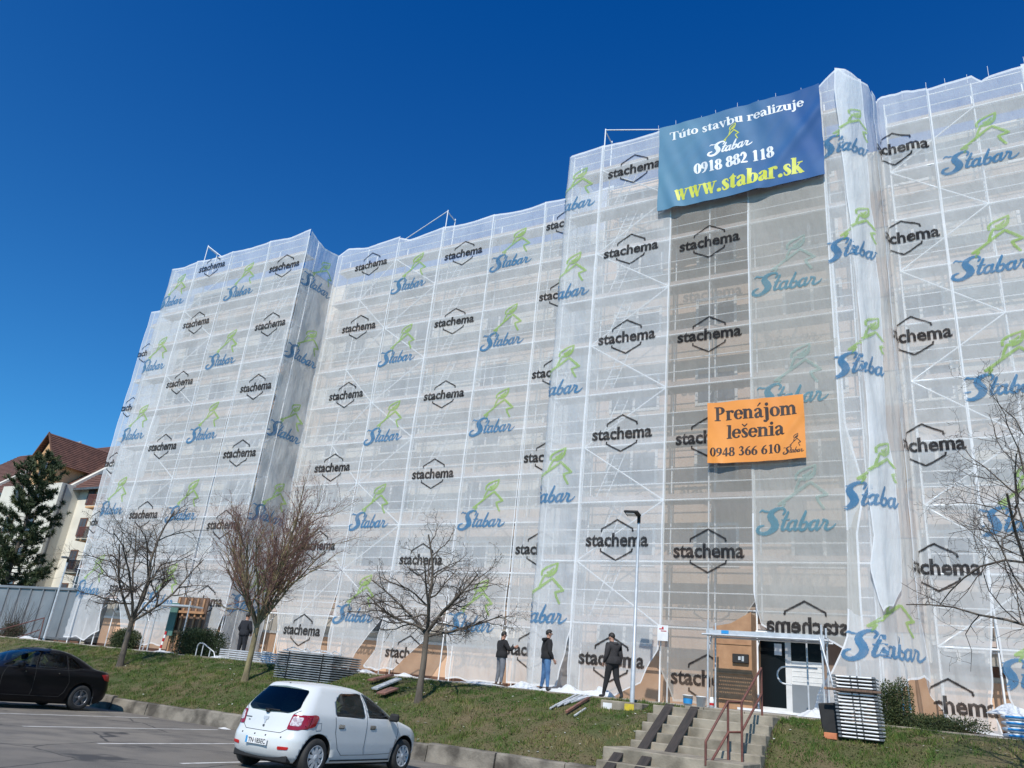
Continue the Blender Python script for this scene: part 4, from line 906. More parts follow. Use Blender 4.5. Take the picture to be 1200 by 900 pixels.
t = thing('lamp_footing', 'concrete footing block with a yellow paint mark under the slim lamp post', 'footing', (at(733, 822, 20.75).x, 20.75, -.2))
mb = MB(); mb.cbox((0, 0, .12), (1.15, .62, .34), .02); mb.build('block', M['concrete'], t); mb = MB(); mb.bb(.1, .36, -.3135, -.3105, .06, .25); mb.build('paint_mark', M['yellow'], t); mb = MB(); mb.bb(-.5, -.25, -.3135, -.3105, .07, .22); mb.build('paint_mark', M['white_plastic'], t)
# notice hanging on the net
t = thing('safety_notice', 'small white safety notice with red marks tied to a pole of the front part', 'sign', (at(777, 742, 23.85).x, 23.82, at(777, 742, 23.85).z))
mb = MB(); mb.cbox((0, 0, 0), (.34, .012, .46), .005); mb.build('plate', M['white_plastic'], t)
mb = MB(); mb.box((-.04, -.009, .12), (.14, .004, .03)); mb.box((.03, -.009, .06), (.18, .004, .025)); mb.box((0, -.009, .16), (.05, .004, .05)); mb.build('print', M['red'], t)

# stack of scaffold decks behind the white car, each deck a thing of its own
def ordinal(k, n): return ['topmost', 'second', 'third', 'fourth', 'fifth', 'sixth', 'seventh', 'eighth', 'ninth', 'tenth', 'eleventh', 'twelfth', 'thirteenth', 'fourteenth', 'fifteenth', 'sixteenth', 'seventeenth', 'eighteenth', 'nineteenth'][k] if k < n-1 else 'bottom'
Ys = 20.0; a = at(325, 765, Ys); b_ = at(391, 768, Ys); ztop = at(326, 762, Ys).z; zbot = bank(a.x+1, Ys)+.02
nd = 12; hh = (ztop-zbot)/nd; wx = b_.x-a.x
for k in range(nd):
    z = ztop-hh*(k+1); random.seed(k)
    t = thing('scaffold_deck', '%s deck in the strapped stack of scaffold decks behind the white car' % ordinal(k, nd), 'scaffold deck', (a.x, Ys+random.uniform(-.015, .015), z), random.uniform(-.006, .006), 'scaffold decks in the strapped stack')
    mb = MB(); mb.cbox((wx/2, .03, hh*.5), (wx, .06, hh*.42), .006); mb.cbox((wx/2, 1.37, hh*.5), (wx, .06, hh*.42), .006); mb.cbox((.03, .7, hh*.5), (.06, 1.28, hh*.5), .006); mb.cbox((wx-.03, .7, hh*.5), (.06, 1.28, hh*.5), .006); mb.build('rim', M['old_steel'], t)
    mb = MB(); mb.bb(.06, wx-.06, .06, 1.34, hh*.55, hh*.72); mb.build('panel', M['deck'], t)
    for x in (.1, wx*.36, wx*.64, wx-.1): mb = MB(); mb.bb(x-.05, x+.05, .02, 1.38, 0, hh*.18); mb.build('spacer', M['black'], t)
    mb = MB(); mb.bb(.07, wx-.07, .07, 1.33, hh*.05, hh*.3); mb.build('gap_shade', M['black'], t)  # spacers and infill are black, painting in the shade between decks
for i, fx in enumerate((.23, .83)):
    mb = MB(); x = a.x+wx*fx; mb.bb(x-.018, x+.018, Ys-.028, Ys-.02, zbot, ztop+.008); mb.bb(x-.018, x+.018, Ys-.02, Ys+1.42, ztop+.003, ztop+.011)
    tag(mb.build('strap', M['black']), 'dark strap round the deck stack, at its %s end' % ('left', 'right')[i], 'strap', 'straps round the deck stack')
for i, (px, ln, rz) in enumerate(((350, .9, .3), (358, .7, -.4), (372, 1.0, .15), (384, .8, -.25), (366, .6, .7))):
    p = at(px, 760, Ys+.5); mb = MB(); mb.tube([(-ln/2, 0, .025), (ln/2, 0, .025)], .024, 8); mb.tube([(-ln/2+.1, 0, .03), (-ln/2+.35, .02, .14), (ln/2-.1, .05, .05)], .018, 6)
    o = mb.build('tube_offcut', M['galv']); o.location = (p.x, Ys+.35+.18*i, ztop+.012); o.rotation_euler = (0, 0, rz)
    tag(o, ('left end', 'left of the middle', 'middle', 'right end', 'back')[i].join(('short steel tube offcut lying on the deck stack, at its ', '')), 'tube', 'tube offcuts on the deck stack')
# planks by the white car
pl = [((432, 806, 20.2), (458, 796, 21.0), M['redwood'], 'upper reddish plank of the pile right of the white car', .26), ((438, 812, 19.6), (467, 798, 20.7), M['galv'], 'grey metal plank sticking out of the pile right of the white car', .24), ((446, 812, 19.3), (463, 805, 19.9), M['redwood'], 'lower short reddish plank nearest the white car', .34)]
for a_, b2, m_, lab, wdt in pl:
    p, q = at(*a_), at(*b2); p.z = bank(p.x, p.y)+.16; q.z = bank(q.x, q.y)+.14
    plank(p, q, wdt, .05, 'plank', m_, lab, 'plank', 'planks dumped beside the white car')
# loose tubes on the lawn below the workers
random.seed(21)
for k in range(12):
    p0 = at(645+k*2.6, 826+random.uniform(-2, 2), 19.9+.07*k); p1 = at(672+k*2.0, 815+random.uniform(-1.5, 1.5), 21.0); p0.z = bank(p0.x, p0.y)+.04+.02*(k % 3); p1.z = bank(p1.x, p1.y)+.07+.03*(k % 3)
    mb = MB(); c = (p0+p1)/2; mb.tube([p0-c, p1-c], .026, 8); mb.tube([(p0-c)*.96, (p0-c)*.9], .034, 8)
    o = mb.build('scaffold_tube', M['galv']); o.location = c
    tag(o, 'grey steel tube in the loose pile on the lawn below the workers', 'tube', 'loose steel tubes on the lawn')
p, q = at(664, 829, 19.7), at(690, 815, 20.9); p.z = bank(p.x, p.y)+.08; q.z = bank(q.x, q.y)+.1; plank(p, q, .07, .06, 'timber', M['redwood'], 'rusty brown bar lying along the loose pile of tubes', 'timber')
p, q = at(674, 829, 19.6), at(687, 820, 20.2); p.z = bank(p.x, p.y)+.05; q.z = bank(q.x, q.y)+.05; plank(p, q, .05, .04, 'batten', M['galv'], 'short pale batten right of the loose pile of tubes', 'batten')
# tall stack of frames on the right lawn
Yf = 19.6; fl, fr_ = at(984, 872, Yf), at(1036, 876, Yf); zb_ = bank(fl.x, Yf)+.06; ztp = at(981, 790, Yf).z; nf = 18; hf = (ztp-zb_)/nf; wf = fr_.x-fl.x
for k in range(nf):
    z = zb_+hf*(nf-1-k); random.seed(k+50)
    o_ = thing('steel_ladder_section', '%s frame in the tall stack of steel frames on the right lawn' % ordinal(k, nf), 'scaffold frame', (fl.x-.012*(nf-1-k)*-.0-(.0045*(nf-1-k)), Yf+random.uniform(-.012, .012), z), random.uniform(-.01, .01), 'steel frames in the tall stack')
    for y in (0, .62): mb = MB(); mb.tube([(.06, y, hf*.5), (wf-.06, y, hf*.5)], .0165, 8); mb.build('crossbar', M['pole'], o_)
    mb = MB(); mb.bb(.07, wf-.07, .05, .6, hf*.1, hf*.75); mb.build('shade_fill', M['black'], o_)  # black infill added in place of the shadow between the frames
    for x in (.03, wf-.03): mb = MB(); mb.tube([(x, -.04, hf*.5), (x, .75, hf*.5)], .025, 8); mb.build('upright', M['galv'], o_)
    for x in (.03, wf-.03): mb = MB(); mb.cbox((x, -.03, hf*.5), (.075, .07, hf*.7), .01); mb.build('coupling', M['steel_dark'], o_)
    for x in (wf*.42, wf*.58): mb = MB(); mb.cbox((x, -.005, hf*.5+.008), (.03, .055, .03), .005); mb.build('clip', M['steel_dark'], o_)
t = thing('timber_bearer', 'wooden bar stuck through the tall stack of steel frames', 'timber', (fl.x-.22, Yf-.09, zb_+hf*13.6)); mb = MB(); mb.cbox((.55, 0, 0), (1.15, .06, .05), .006); mb.build('bar', M['wood'], t); mb = MB(); mb.cbox((.0, 0, 0), (.06, .061, .051), .006); mb.build('cut_end', M['osb'], t)
t = thing('black_sheet', 'black rubber sheet leaning behind the foot of the tall frame stack', 'sheet', (fl.x-.16, Yf+.3, bank(fl.x, Yf+.3))); mb = MB(); mb.cbox((0, 0, .3), (.5, .05, .75), .02, 0, Matrix.Rotation(-.12, 3, 'Y')); mb.build('panel', M['black'], t)
p = at(974, 873, Yf); t = thing('brick', 'orange brick on the grass at the foot of the tall frame stack', 'brick', (p.x, Yf, bank(p.x, Yf))); mb = MB(); mb.cbox((0, 0, .06), (.26, .13, .13), .008); mb.build('block', M['orange'], t)
# low stack of frames and bicycle rail beside the shrub on the left
Yf = 22.1; a, b_ = at(256, 772, Yf), at(324, 776, Yf)
for k in range(5):
    t = thing('steel_ladder_section', '%s frame of the low stack in front of the worker by the reddish tree' % ordinal(k, 5), 'scaffold frame', (a.x, Yf, .16+.075*(4-k)), 0, 'steel frames in the low stack'); L2 = b_.x-a.x
    for y in (0, .7): mb = MB(); mb.tube([(0, y, .03), (L2, y, .03)], .026, 8); mb.build('upright', M['galv'], t)
    for x in (.1, L2*.5, L2-.1): mb = MB(); mb.tube([(x, 0, .03), (x, .7, .03)], .022, 6); mb.build('crossbar', M['steel_dark'], t)
p = at(229, 768, 22.0); t = thing('bicycle_rack', 'bent tube bicycle rack in front of the round shrub', 'bicycle rack', (p.x, 22.0, .15))
mb = MB(); mb.tube([(0, 0, 0), (0, 0, .38), (.03, 0, .45), (.1, 0, .5), (.3, 0, .5), (1.0, 0, .22), (1.15, 0, 0)], .022); mb.build('bent_tube', M['galv'], t)
mb = MB(); mb.tube([(.3, .02, .5), (.3, .02, 0)], .02); mb.tube([(.75, .02, .32), (.75, .02, 0)], .02); mb.build('support', M['galv'], t)
# bagged goods at the right edge
p = at(1196, 860, 22.2)
for k in range(4):
    t = thing('cement_bag', '%s blue and white bag stacked at the foot of the rightmost net' % ordinal(k, 4), 'bag', (p.x, 22.2, .15+.13*(3-k)), .05*k-.08, 'bags stacked at the right edge')
    mb = MB(); mb.ell((0, 0, .065), (.36, .22, .075), 0, 16, 8); mb.build('sack', M['white_plastic'], t); mb = MB(); mb.cbox((0, 0, .065), (.5, .452, .05), .02); mb.build('print_band', M['blue_tape'], t)
heap('loose_net', p.x-.1, 22.5, .65, .55, .35, .3, 8.8, 'white sheet thrown over the blue and white bags', M['sheet'], 'net', GS)
# scaffold feet standing in the gap right of the frame stack
t = thing('loose_standards', 'pair of thin steel standards with blue tape right of the tall frame stack', 'scaffold poles', (at(1060, 836, 24.95).x, 24.95, .2))
for dx in (0, .16): mb = MB(); mb.tube([(dx, 0, -.05), (dx-.06, 0, 2.4)], .026); mb.build('pole', M['galv'], t); mb = MB(); mb.tube([(dx-.012, 0, .42), (dx-.016, 0, .6)], .03); mb.build('tape_mark', M['blue_tape'], t)
# side porch at the left
t = thing('side_porch', 'scaffold porch with a sloping mesh roof over brown boards at the torn net', 'porch', (at(195, 750, 23.4).x, 23.4, .2))
a, b_ = at(172, 707, 23.0), at(224, 709, 23.0); zq = a.z
mb = MB(); mb.bb(a.x, b_.x, 22.95, 23.65, zq-.05, zq+.02); mb.build('deck', M['galv'], t, True)
for x in (a.x+.35, a.x+.85, b_.x-.05):
    mb = MB(); mb.tube([(x, 22.98, .17), (x, 22.98, zq+.2)], .027); mb.build('standard', M['galv'], t, True)
mb = MB(); mb.tube([(a.x, 22.95, zq-.02), (a.x+.5, 22.97, zq-.75)], .02); mb.build('brace', M['galv'], t, True)
bx0, bx1 = a.x+.6, b_.x-.3
mb = MB(); mb.bb(bx0, bx1, 24.1, 24.16, .2, 2.6); mb.build('board_wall', M['wood'], t, True)
mb = MB()
for i in range(5): x = bx0+.15+(bx1-bx0-.4)*i/4; mb.bb(x, x+.1, 24.03, 24.098, .2, 2.55)
for z in (1.05, 1.9): mb.bb(bx0, bx1, 23.98, 24.028, z, z+.1)
mb.build('batten', M['osb'], t, True)
mb = MB(); mb.bb(a.x+.5, a.x+1.0, 23.9, 23.95, .9, 2.3); mb.build('green_sheet', pmat('green_sheet', (.10, .2, .17), (.07, .15, .13), 3, .5), t, True)
t = thing('barrier_post', 'red and white striped post in the side porch', 'post', (at(189, 755, 23.3).x, 23.3, .2))
for k in range(6): mb = MB(); mb.box((.0+.02*k, 0, .07+.14*k), (.1, .03, .138)); mb.build('stripe', M['red'] if k % 2 else M['white_plastic'], t)
# steel container at the left
p0 = at(82, 745, 25.0); t = thing('steel_container', 'grey steel container with vertical ribs at the left end of the block', 'container', (p0.x-4.5, 26.2, .25)); x1 = p0.x; x0 = x1-9.6; z0, z1 = .34, at(82, 691, 25).z
mb = MB(); mb.bb(x0+.02, x1-.02, 25.03, 27.4, z0, z1-.02); mb.build('shell', M['bin_grey'], t, True)
n = 8
for i in range(n+1):
    x = x1-.05-1.15*i; mb = MB(); mb.cbox((x, 25.0, (z0+z1)/2), (.09, .10, z1-z0-.1), .01); mb.build('rib', M['galv'] if i == 0 else M['bin_grey'], t, True)
mb = MB(); mb.cbox(((x0+x1)/2, 25.0, z1+.02), (x1-x0+.06, .14, .13), .015); mb.cbox((x1, 26.2, z1+.02), (.12, 2.5, .13), .015); mb.build('top_rail', M['bin_grey'], t, True)
mb = MB(); mb.cbox(((x0+x1)/2, 25.0, z0), (x1-x0+.04, .12, .12), .015); mb.build('bottom_rail', M['steel_dark'], t, True)
mb = MB(); mb.tube([(x1+.03, 25.3, 1.75), (x1+.08, 25.6, 1.9), (x1+.08, 25.9, 1.82)], .05); mb.build('latch', M['galv'], t, True)
# lamp at the left, behind the black car
p = at(52, 747, 23.0); tz = at(83, 655, 23.0); t = thing('street_lamp', 'slender grey lamp post in front of the steel container', 'street lamp', (p.x, 23.0, .15))
mb = MB(); mb.tube([(0, 0, 0), (0, 0, tz.z-.15)], [.06, .04], 12); mb.build('post', M['galv'], t); mb = MB(); mb.cbox((-.05, -.12, tz.z-.1), (.34, .3, .08), .02); mb.build('lamp_head', M['steel_dark'], t); mb = MB(); mb.tube([(0, 0, tz.z-.32), (0, 0, tz.z-.1)], .055); mb.build('bracket', M['black'], t)
# red handrail at the left
q = [at(0, 738, 22.2), at(52, 724, 22.2), at(44, 755, 22.2), at(4, 757, 22.2), at(6, 745, 22.2)]
rail_thing('stair_handrail', 'rust red tubular handrail by the bush in front of the steel container', 'handrail', [[q[0]+Vector((-1.2, 0, -.5)), q[0], q[1]], [q[0]+Vector((0, 0, -.75)), q[1]+Vector((-.1, 0, -.55))]], [(q[2], q[1]), (q[3]+Vector((0, 0, -.2)), q[4])], M['rust'], (q[2].x, 22.2, .1))
mb = MB(); mb.cbox((at(50, 760, 21.9).x, 21.9, .08), (3.2, .3, .2), .02); tag(mb.build('stone_slab', M['concrete']), 'pale concrete slab at the foot of the left handrail', 'slab')
# ------------------------------------------------------------------ cars: bodies from horizontal slices
def pchip(xs, ys):
    xs = np.array(xs, float); ys = np.array(ys, float); h = np.diff(xs); d = np.diff(ys)/h; m_ = np.zeros(len(xs)); m_[0], m_[-1] = d[0], d[-1]
    for i in range(1, len(xs)-1):
        m_[i] = 0 if d[i-1]*d[i] <= 0 else (h[i-1]+h[i])*3/((2*h[i]+h[i-1])/d[i-1]+(h[i]+2*h[i-1])/d[i])
    def f(x):
        x = min(max(x, xs[0]), xs[-1]); i = min(max(int(np.searchsorted(xs, x))-1, 0), len(xs)-2); t = (x-xs[i])/h[i]
        return (ys[i]*(1+2*t)*(1-t)**2+h[i]*m_[i]*t*(1-t)**2+ys[i+1]*t*t*(3-2*t)+h[i]*m_[i+1]*t*t*(t-1))
    return f
class CarForm:
    """x forward from the rear bumper, y to the left, z up from the road"""
    def __init__(s, tab, bow_r, bow_f, bow_s, crown=.03):
        z = [r[0] for r in tab]; s.z0, s.z1 = z[0], z[-1]; s.fs = [pchip(z, [r[k] for r in tab]) for k in range(1, 6)]; s.bow = (bow_r, bow_f, bow_s); s.crown = crown
    def par(s, z): return [f(z) for f in s.fs]          # xr, xf, w, rr, rf
    def warp(s, x, y, z):
        xr, xf, w, rr, rf = s.par(z); a = (x-xr)/max(xf-xr, .01); q = (y/max(w, .01))**2
        return Vector((x+s.bow[0]*q*max(0, 1-a*3)-s.bow[1]*q*max(0, 1-(1-a)*3), y*(1-s.bow[2]*(2*a-1)**2), z))
    def side(s, x, z, sg, off=0.):
        xr, xf, w, rr, rf = s.par(z); rr = min(rr, w*.98, (xf-xr)*.45); rf = min(rf, w*.98, (xf-xr)*.45)
        y = w
        if x < xr+rr: y = w-rr+math.sqrt(max(0, rr*rr-(xr+rr-max(x, xr))**2))
        elif x > xf-rf: y = w-rf+math.sqrt(max(0, rf*rf-(min(x, xf)-xf+rf)**2))
        return s.warp(x, sg*(y+off), z)
    def rear(s, y, z, off=0.):
        xr, xf, w, rr, rf = s.par(z); rr = min(rr, w*.98); a = abs(y); x = xr
        if a > w-rr: x = xr+rr-math.sqrt(max(0, rr*rr-(min(a, w)-(w-rr))**2))
        p = s.warp(x, y, z); p.x -= off; return p
    def front(s, y, z, off=0.):
        xr, xf, w, rr, rf = s.par(z); rf = min(rf, w*.98); a = abs(y); x = xf
        if a > w-rf: x = xf-rf+math.sqrt(max(0, rf*rf-(min(a, w)-(w-rf))**2))
        p = s.warp(x, y, z); p.x += off; return p
    def loop(s, z, n=10):
        xr, xf, w, rr, rf = s.par(z); rr = min(rr, w*.98, (xf-xr)*.45); rf = min(rf, w*.98, (xf-xr)*.45); h = []
        for i in range(6): h.append((xr, (w-rr)*i/6))
        for i in range(n+1): a = PI/2*i/n; h.append((xr+rr-rr*math.cos(a), w-rr+rr*math.sin(a)))
        for i in range(1, 24): h.append((xr+rr+(xf-rf-xr-rr)*i/24, w))
        for i in range(n+1): a = PI/2*i/n; h.append((xf-rf+rf*math.sin(a), w-rf+rf*math.cos(a)))
        for i in range(5, -1, -1): h.append((xf, (w-rf)*i/6))
        full = h+[(x, -y) for x, y in reversed(h[1:-1])]
        return [s.warp(x, y, z) for x, y in full]
    def body(s, dz=.022):
        mb = MB(); n = int((s.z1-s.z0)/dz); L_ = [s.loop(s.z0+(s.z1-s.z0)*i/n) for i in range(n+1)]; m = len(L_[0])
        top = L_[-1]; c = sum(top, Vector())/m
        for q in (.75, .5, .25): L_.append([Vector((c.x+(p.x-c.x)*q, c.y+(p.y-c.y)*q, p.z+s.crown*(1-q*q))) for p in top])
        vs = [p for l in L_ for p in l]
        mb.add(vs, [(j*m+i, j*m+(i+1) % m, (j+1)*m+(i+1) % m, (j+1)*m+i) for j in range(len(L_)-1) for i in range(m)], 0, True)
        k = len(L_)-1; mb.f.append(tuple(k*m+i for i in range(m))); mb.m.append(0); mb.sm.append(True)
        mb.f.append(tuple(reversed(range(m)))); mb.m.append(1); mb.sm.append(False)
        return mb
def rounded(poly, r, n=4):
    out = []
    for i in range(len(poly)):
        p = Vector(poly[i]).to_2d() if len(poly[i]) > 2 else Vector(poly[i]); a = Vector(poly[i-1]); b = Vector(poly[(i+1) % len(poly)])
        rr = min(r, (a-p).length*.45, (b-p).length*.45); u = p+(a-p).normalized()*rr; v_ = p+(b-p).normalized()*rr
        for k in range(n+1): t = k/n; out.append(u*(1-t)**2+p*2*t*(1-t)+v_*t*t)
    return out
def patch(mb, poly, f, mi=0, nz=16, na=10):
    """closed convex outline in (a, z) laid on a surface f(a, z)"""
    z0, z1 = min(p[1] for p in poly), max(p[1] for p in poly); rows = []
    for j in range(nz+1):
        z = z0+(z1-z0)*(j+.001)/(nz+.002); xs = []
        for p, q in zip(poly, list(poly[1:])+[poly[0]]):
            if (p[1] <= z < q[1]) or (q[1] <= z < p[1]): xs.append(p[0]+(q[0]-p[0])*(z-p[1])/(q[1]-p[1]))
        if len(xs) < 2: continue
        a, b = min(xs), max(xs); rows.append([f(a+(b-a)*i/na, z) for i in range(na+1)])
    vs = [p for r in rows for p in r]; m = na+1
    return mb.add(vs, [(j*m+i, j*m+i+1, (j+1)*m+i+1, (j+1)*m+i) for j in range(len(rows)-1) for i in range(na)], mi, True)
def line_on(mb, pts, f, r=.004, n=5):
    P = []
    for a, b in zip(pts, pts[1:]): P += [f(a[0]+(b[0]-a[0])*i/8, a[1]+(b[1]-a[1])*i/8) for i in range(8)]
    P.append(f(*pts[-1])); return mb.tube(P, r, n)
def wheel(parent, x, y, R_, sg, rim_mat, spokes, name='wheel', fat=.19):
    """y is the outer face, sg the side"""
    t = MB(); prof = [(R_*.60, 0), (R_*.66, .012), (R_*.9, .012), (R_*.98, -.012), (R_, -.05), (R_, -fat+.05), (R_*.97, -fat+.01), (R_*.62, -fat)]
    t.lathe([(r, sg*h) for r, h in prof], 40, 0, (x, y, R_), 'y'); w_ = t.build(name, M['rubber'], parent)
    m_ = MB(); m_.lathe([(R_*.64, sg*.010), (R_*.62, sg*.014), (R_*.58, sg*.004), (R_*.57, sg*-.06)], 40, 0, (x, y, R_), 'y')
    for k in range(spokes):
        a = 2*PI*k/spokes+.2; c, s_ = math.cos(a), math.sin(a)
        for da in ((-.16, .16) if spokes < 7 else (0,)):
            q = a+da*.6; c2, s2 = math.cos(q), math.sin(q); wd = R_*(.045 if spokes < 7 else .105)
            pts = []
            for r, hw in ((R_*.12, wd*.8), (R_*.58, wd)):
                for sgn in (-1, 1): pts.append((x+c2*r-s2*hw*sgn, y+sg*(.012 if r < .2*R_ else .006), R_+s2*r+c2*hw*sgn))
            b = [(p[0], p[1]-sg*.03, p[2]) for p in pts]; m_.add(pts+b, [(0,1,3,2), (4,6,7,5), (0,2,6,4), (1,5,7,3), (2,3,7,6)])
    m_.lathe([(0, sg*.022), (R_*.13, sg*.018), (R_*.19, sg*.008), (R_*.2, sg*-.03)], 20, 0, (x, y, R_), 'y'); m_.build('rim', rim_mat, w_)
    d_ = MB(); d_.lathe([(0, sg*-.05), (R_*.56, sg*-.05)], 24, 0, (x, y, R_), 'y'); d_.build('brake_disc', M['steel_dark'], w_)
    return w_
def cut_arches(body, spots, R_, halfw):
    for x, sg in spots:
        c = MB(); y0, y1 = sg*(halfw-.30), sg*(halfw+.3)
        c.lathe([(0, y0), (R_, y0), (R_, y1), (0, y1)], 48, 0, (x[0], 0, x[1]), 'y', False); co = c.build('arch_cutter', M['black']); co.parent = body.parent
        md = body.modifiers.new('b', 'BOOLEAN'); md.operation = 'DIFFERENCE'; md.object = co; md.solver = 'EXACT'; md.material_mode = 'TRANSFER'
        dg = bpy.context.evaluated_depsgraph_get(); me = bpy.data.meshes.new_from_object(body.evaluated_get(dg)); body.modifiers.clear(); body.data = me; bpy.data.objects.remove(co)
def car_paint(name, c, c2, rough=.3):
    m = pmat(name, c, c2, 1.2, rough, coat=.6, spec=.5); b_ = m.node_tree.nodes["Principled BSDF"]; b_.inputs['Coat Roughness'].default_value = .06
    if max(c) < .1: b_.inputs['Coat Weight'].default_value = .22; b_.inputs['Specular IOR Level'].default_value = .12
    return m
m, N, L = new_mat('car_glass'); N.remove(N["Principled BSDF"]); CARGLASS = m      # tinted, see-through, reflecting at a slant
tr = N.new("ShaderNodeBsdfTransparent"); tr.inputs[0].default_value = (.46, .54, .52, 1); gl = N.new("ShaderNodeBsdfGlossy"); gl.inputs['Roughness'].default_value = .03; gl.inputs[0].default_value = (.9, .95, 1, 1)
fr = N.new("ShaderNodeFresnel"); fr.inputs[0].default_value = 1.5; ms = N.new("ShaderNodeMixShader"); L.new(fr.outputs[0], ms.inputs[0]); L.new(tr.outputs[0], ms.inputs[1]); L.new(gl.outputs[0], ms.inputs[2]); L.new(ms.outputs[0], N["Material Output"].inputs[0])
INTERIOR = pmat('car_interior', (.035, .036, .038), (.055, .055, .056), 6, .85)
def cut(body, mb):
    co = mb.build('cutter', INTERIOR); co.parent = body.parent; md = body.modifiers.new('b', 'BOOLEAN'); md.operation = 'DIFFERENCE'; md.object = co; md.solver = 'EXACT'; md.material_mode = 'TRANSFER'
    dg = bpy.context.evaluated_depsgraph_get(); me = bpy.data.meshes.new_from_object(body.evaluated_get(dg)); body.modifiers.clear(); body.data = me; bpy.data.objects.remove(co)
def shrink(poly, d):
    c = sum((Vector(p) for p in poly), Vector((0, 0)))/len(poly); return [Vector(p)+(c-Vector(p)).normalized()*d for p in poly]
def open_cabin(body, sides, rearw, frontw, cab, xr, xf):
    """a hollow cabin and openings for the panes"""
    c = MB(); c.prism(cab, 1, -.60, .60); cut(body, c)
    for poly in sides:
        for sg in (-1, 1): c = MB(); c.prism([tuple(p) for p in shrink(poly, .022)], 1, sg*.50, sg*1.1); cut(body, c)
    c = MB(); c.prism([tuple(p) for p in shrink(rearw, .03)], 0, *xr); cut(body, c)
    c = MB(); c.prism([tuple(p) for p in shrink(frontw, .03)], 0, *xf); cut(body, c)
def seats(t, rows):
    for x, ys, z in rows:
        for y in ys:
            mb = MB(); mb.cbox((x, y, z+.28), (.13, .48, .56), .05, 0, Matrix.Rotation(rad(-14), 3, 'Y')); mb.cbox((x+.27, y, z), (.5, .5, .14), .04); s_ = mb.build('seat', INTERIOR, t)
            mb = MB(); mb.cbox((x-.09, y, z+.66), (.09, .26, .17), .04); mb.build('headrest', INTERIOR, s_)
GAP = pmat('panel_gap', (.03, .03, .03), (.05, .05, .05), 5, .8); CHROME = pmat('chrome', (.75, .76, .78), (.6, .6, .62), 5, .2, metal=.9)
LAMP_RED = pmat('tail_lamp_red', (.30, .008, .02), (.22, .005, .012), 9, .12, coat=.5); LAMP_CLEAR = pmat('tail_lamp_clear', (.62, .58, .6), (.4, .3, .33), 26, .15, coat=.5, contrast=(.45, .55))

# --- white hatchback
t = thing('parked_car', 'white five-door hatchback parked nose to the kerb', 'car', (-11.27, 11.02, Z_LOT), PI/2)
WP = car_paint('white_car_paint', (.66, .68, .68), (.61, .63, .63)); SKIRT = WP
cf = CarForm([ # z, rear x, front x, half width, rear corner, front corner
    (.20, .16, 3.90, .80, .22, .40), (.30, .05, 4.00, .835, .25, .45), (.45, .0, 4.06, .858, .27, .50), (.56, .005, 4.06, .866, .27, .5), (.66, .055, 4.04, .866, .25, .5), (.74, .085, 3.97, .866, .24, .48),
    (.82, .105, 3.82, .864, .23, .42), (.89, .12, 3.55, .858, .22, .36), (.95, .135, 3.28, .850, .22, .30), (1.00, .15, 3.08, .838, .22, .26), (1.06, .18, 2.96, .815, .23, .25),
    (1.15, .235, 2.80, .775, .24, .24), (1.25, .31, 2.60, .728, .24, .23), (1.35, .40, 2.38, .68, .24, .22), (1.43, .47, 2.15, .635, .22, .22), (1.475, .53, 1.98, .585, .2, .25), (1.50, .66, 1.78, .48, .2, .25)], .10, .22, .055, .025)
WB0, WB1, WR = .63, 3.20, .31
body = cf.body().build('body', [WP, M['black']], t); cut_arches(body, [((WB0, .32), 1), ((WB0, .32), -1), ((WB1, .32), 1), ((WB1, .32), -1)], .375, .86)
W1 = rounded([(1.02, .98), (1.86, .97), (1.84, 1.405), (1.22, 1.395), (1.05, 1.25)], .05); W2 = rounded([(1.97, .97), (3.02, .965), (2.60, 1.24), (2.28, 1.385), (1.95, 1.41)], .05)
RW = rounded([(-.66, 1.06), (-.5, .985), (0, .97), (.5, .985), (.66, 1.06), (.56, 1.40), (0, 1.435), (-.56, 1.40)], .06); FW_ = rounded([(-.62, 1.02), (.62, 1.02), (.55, 1.38), (-.55, 1.38)], .05)
open_cabin(body, (W1, W2), RW, FW_, [(.42, .72), (2.75, .62), (2.82, .93), (2.40, 1.28), (2.15, 1.40), (.72, 1.42), (.52, 1.30), (.36, .96)], (-.2, .75), (2.2, 3.3))
seats(t, ((1.05, (-.3, .3), .62), (2.0, (-.34, .34), .58)))
mb = MB(); mb.cbox((2.78, 0, .90), (.3, 1.15, .14), .04); d_ = mb.build('dashboard', INTERIOR, t); mb = MB(); mb.tube([(2.52+.05*math.sin(a), .34+.17*math.cos(a), .98+.16*math.sin(a)) for a in [2*PI*i/16 for i in range(17)]], .016, 6); mb.build('steering_wheel', M['black'], d_)
for x in (WB0, WB1):
    for sg in (1, -1): wheel(t, x, sg*.845, WR, sg, M['galv'], 9)
side = lambda sg, off=.004: (lambda a, z: cf.side(a, z, sg, off))
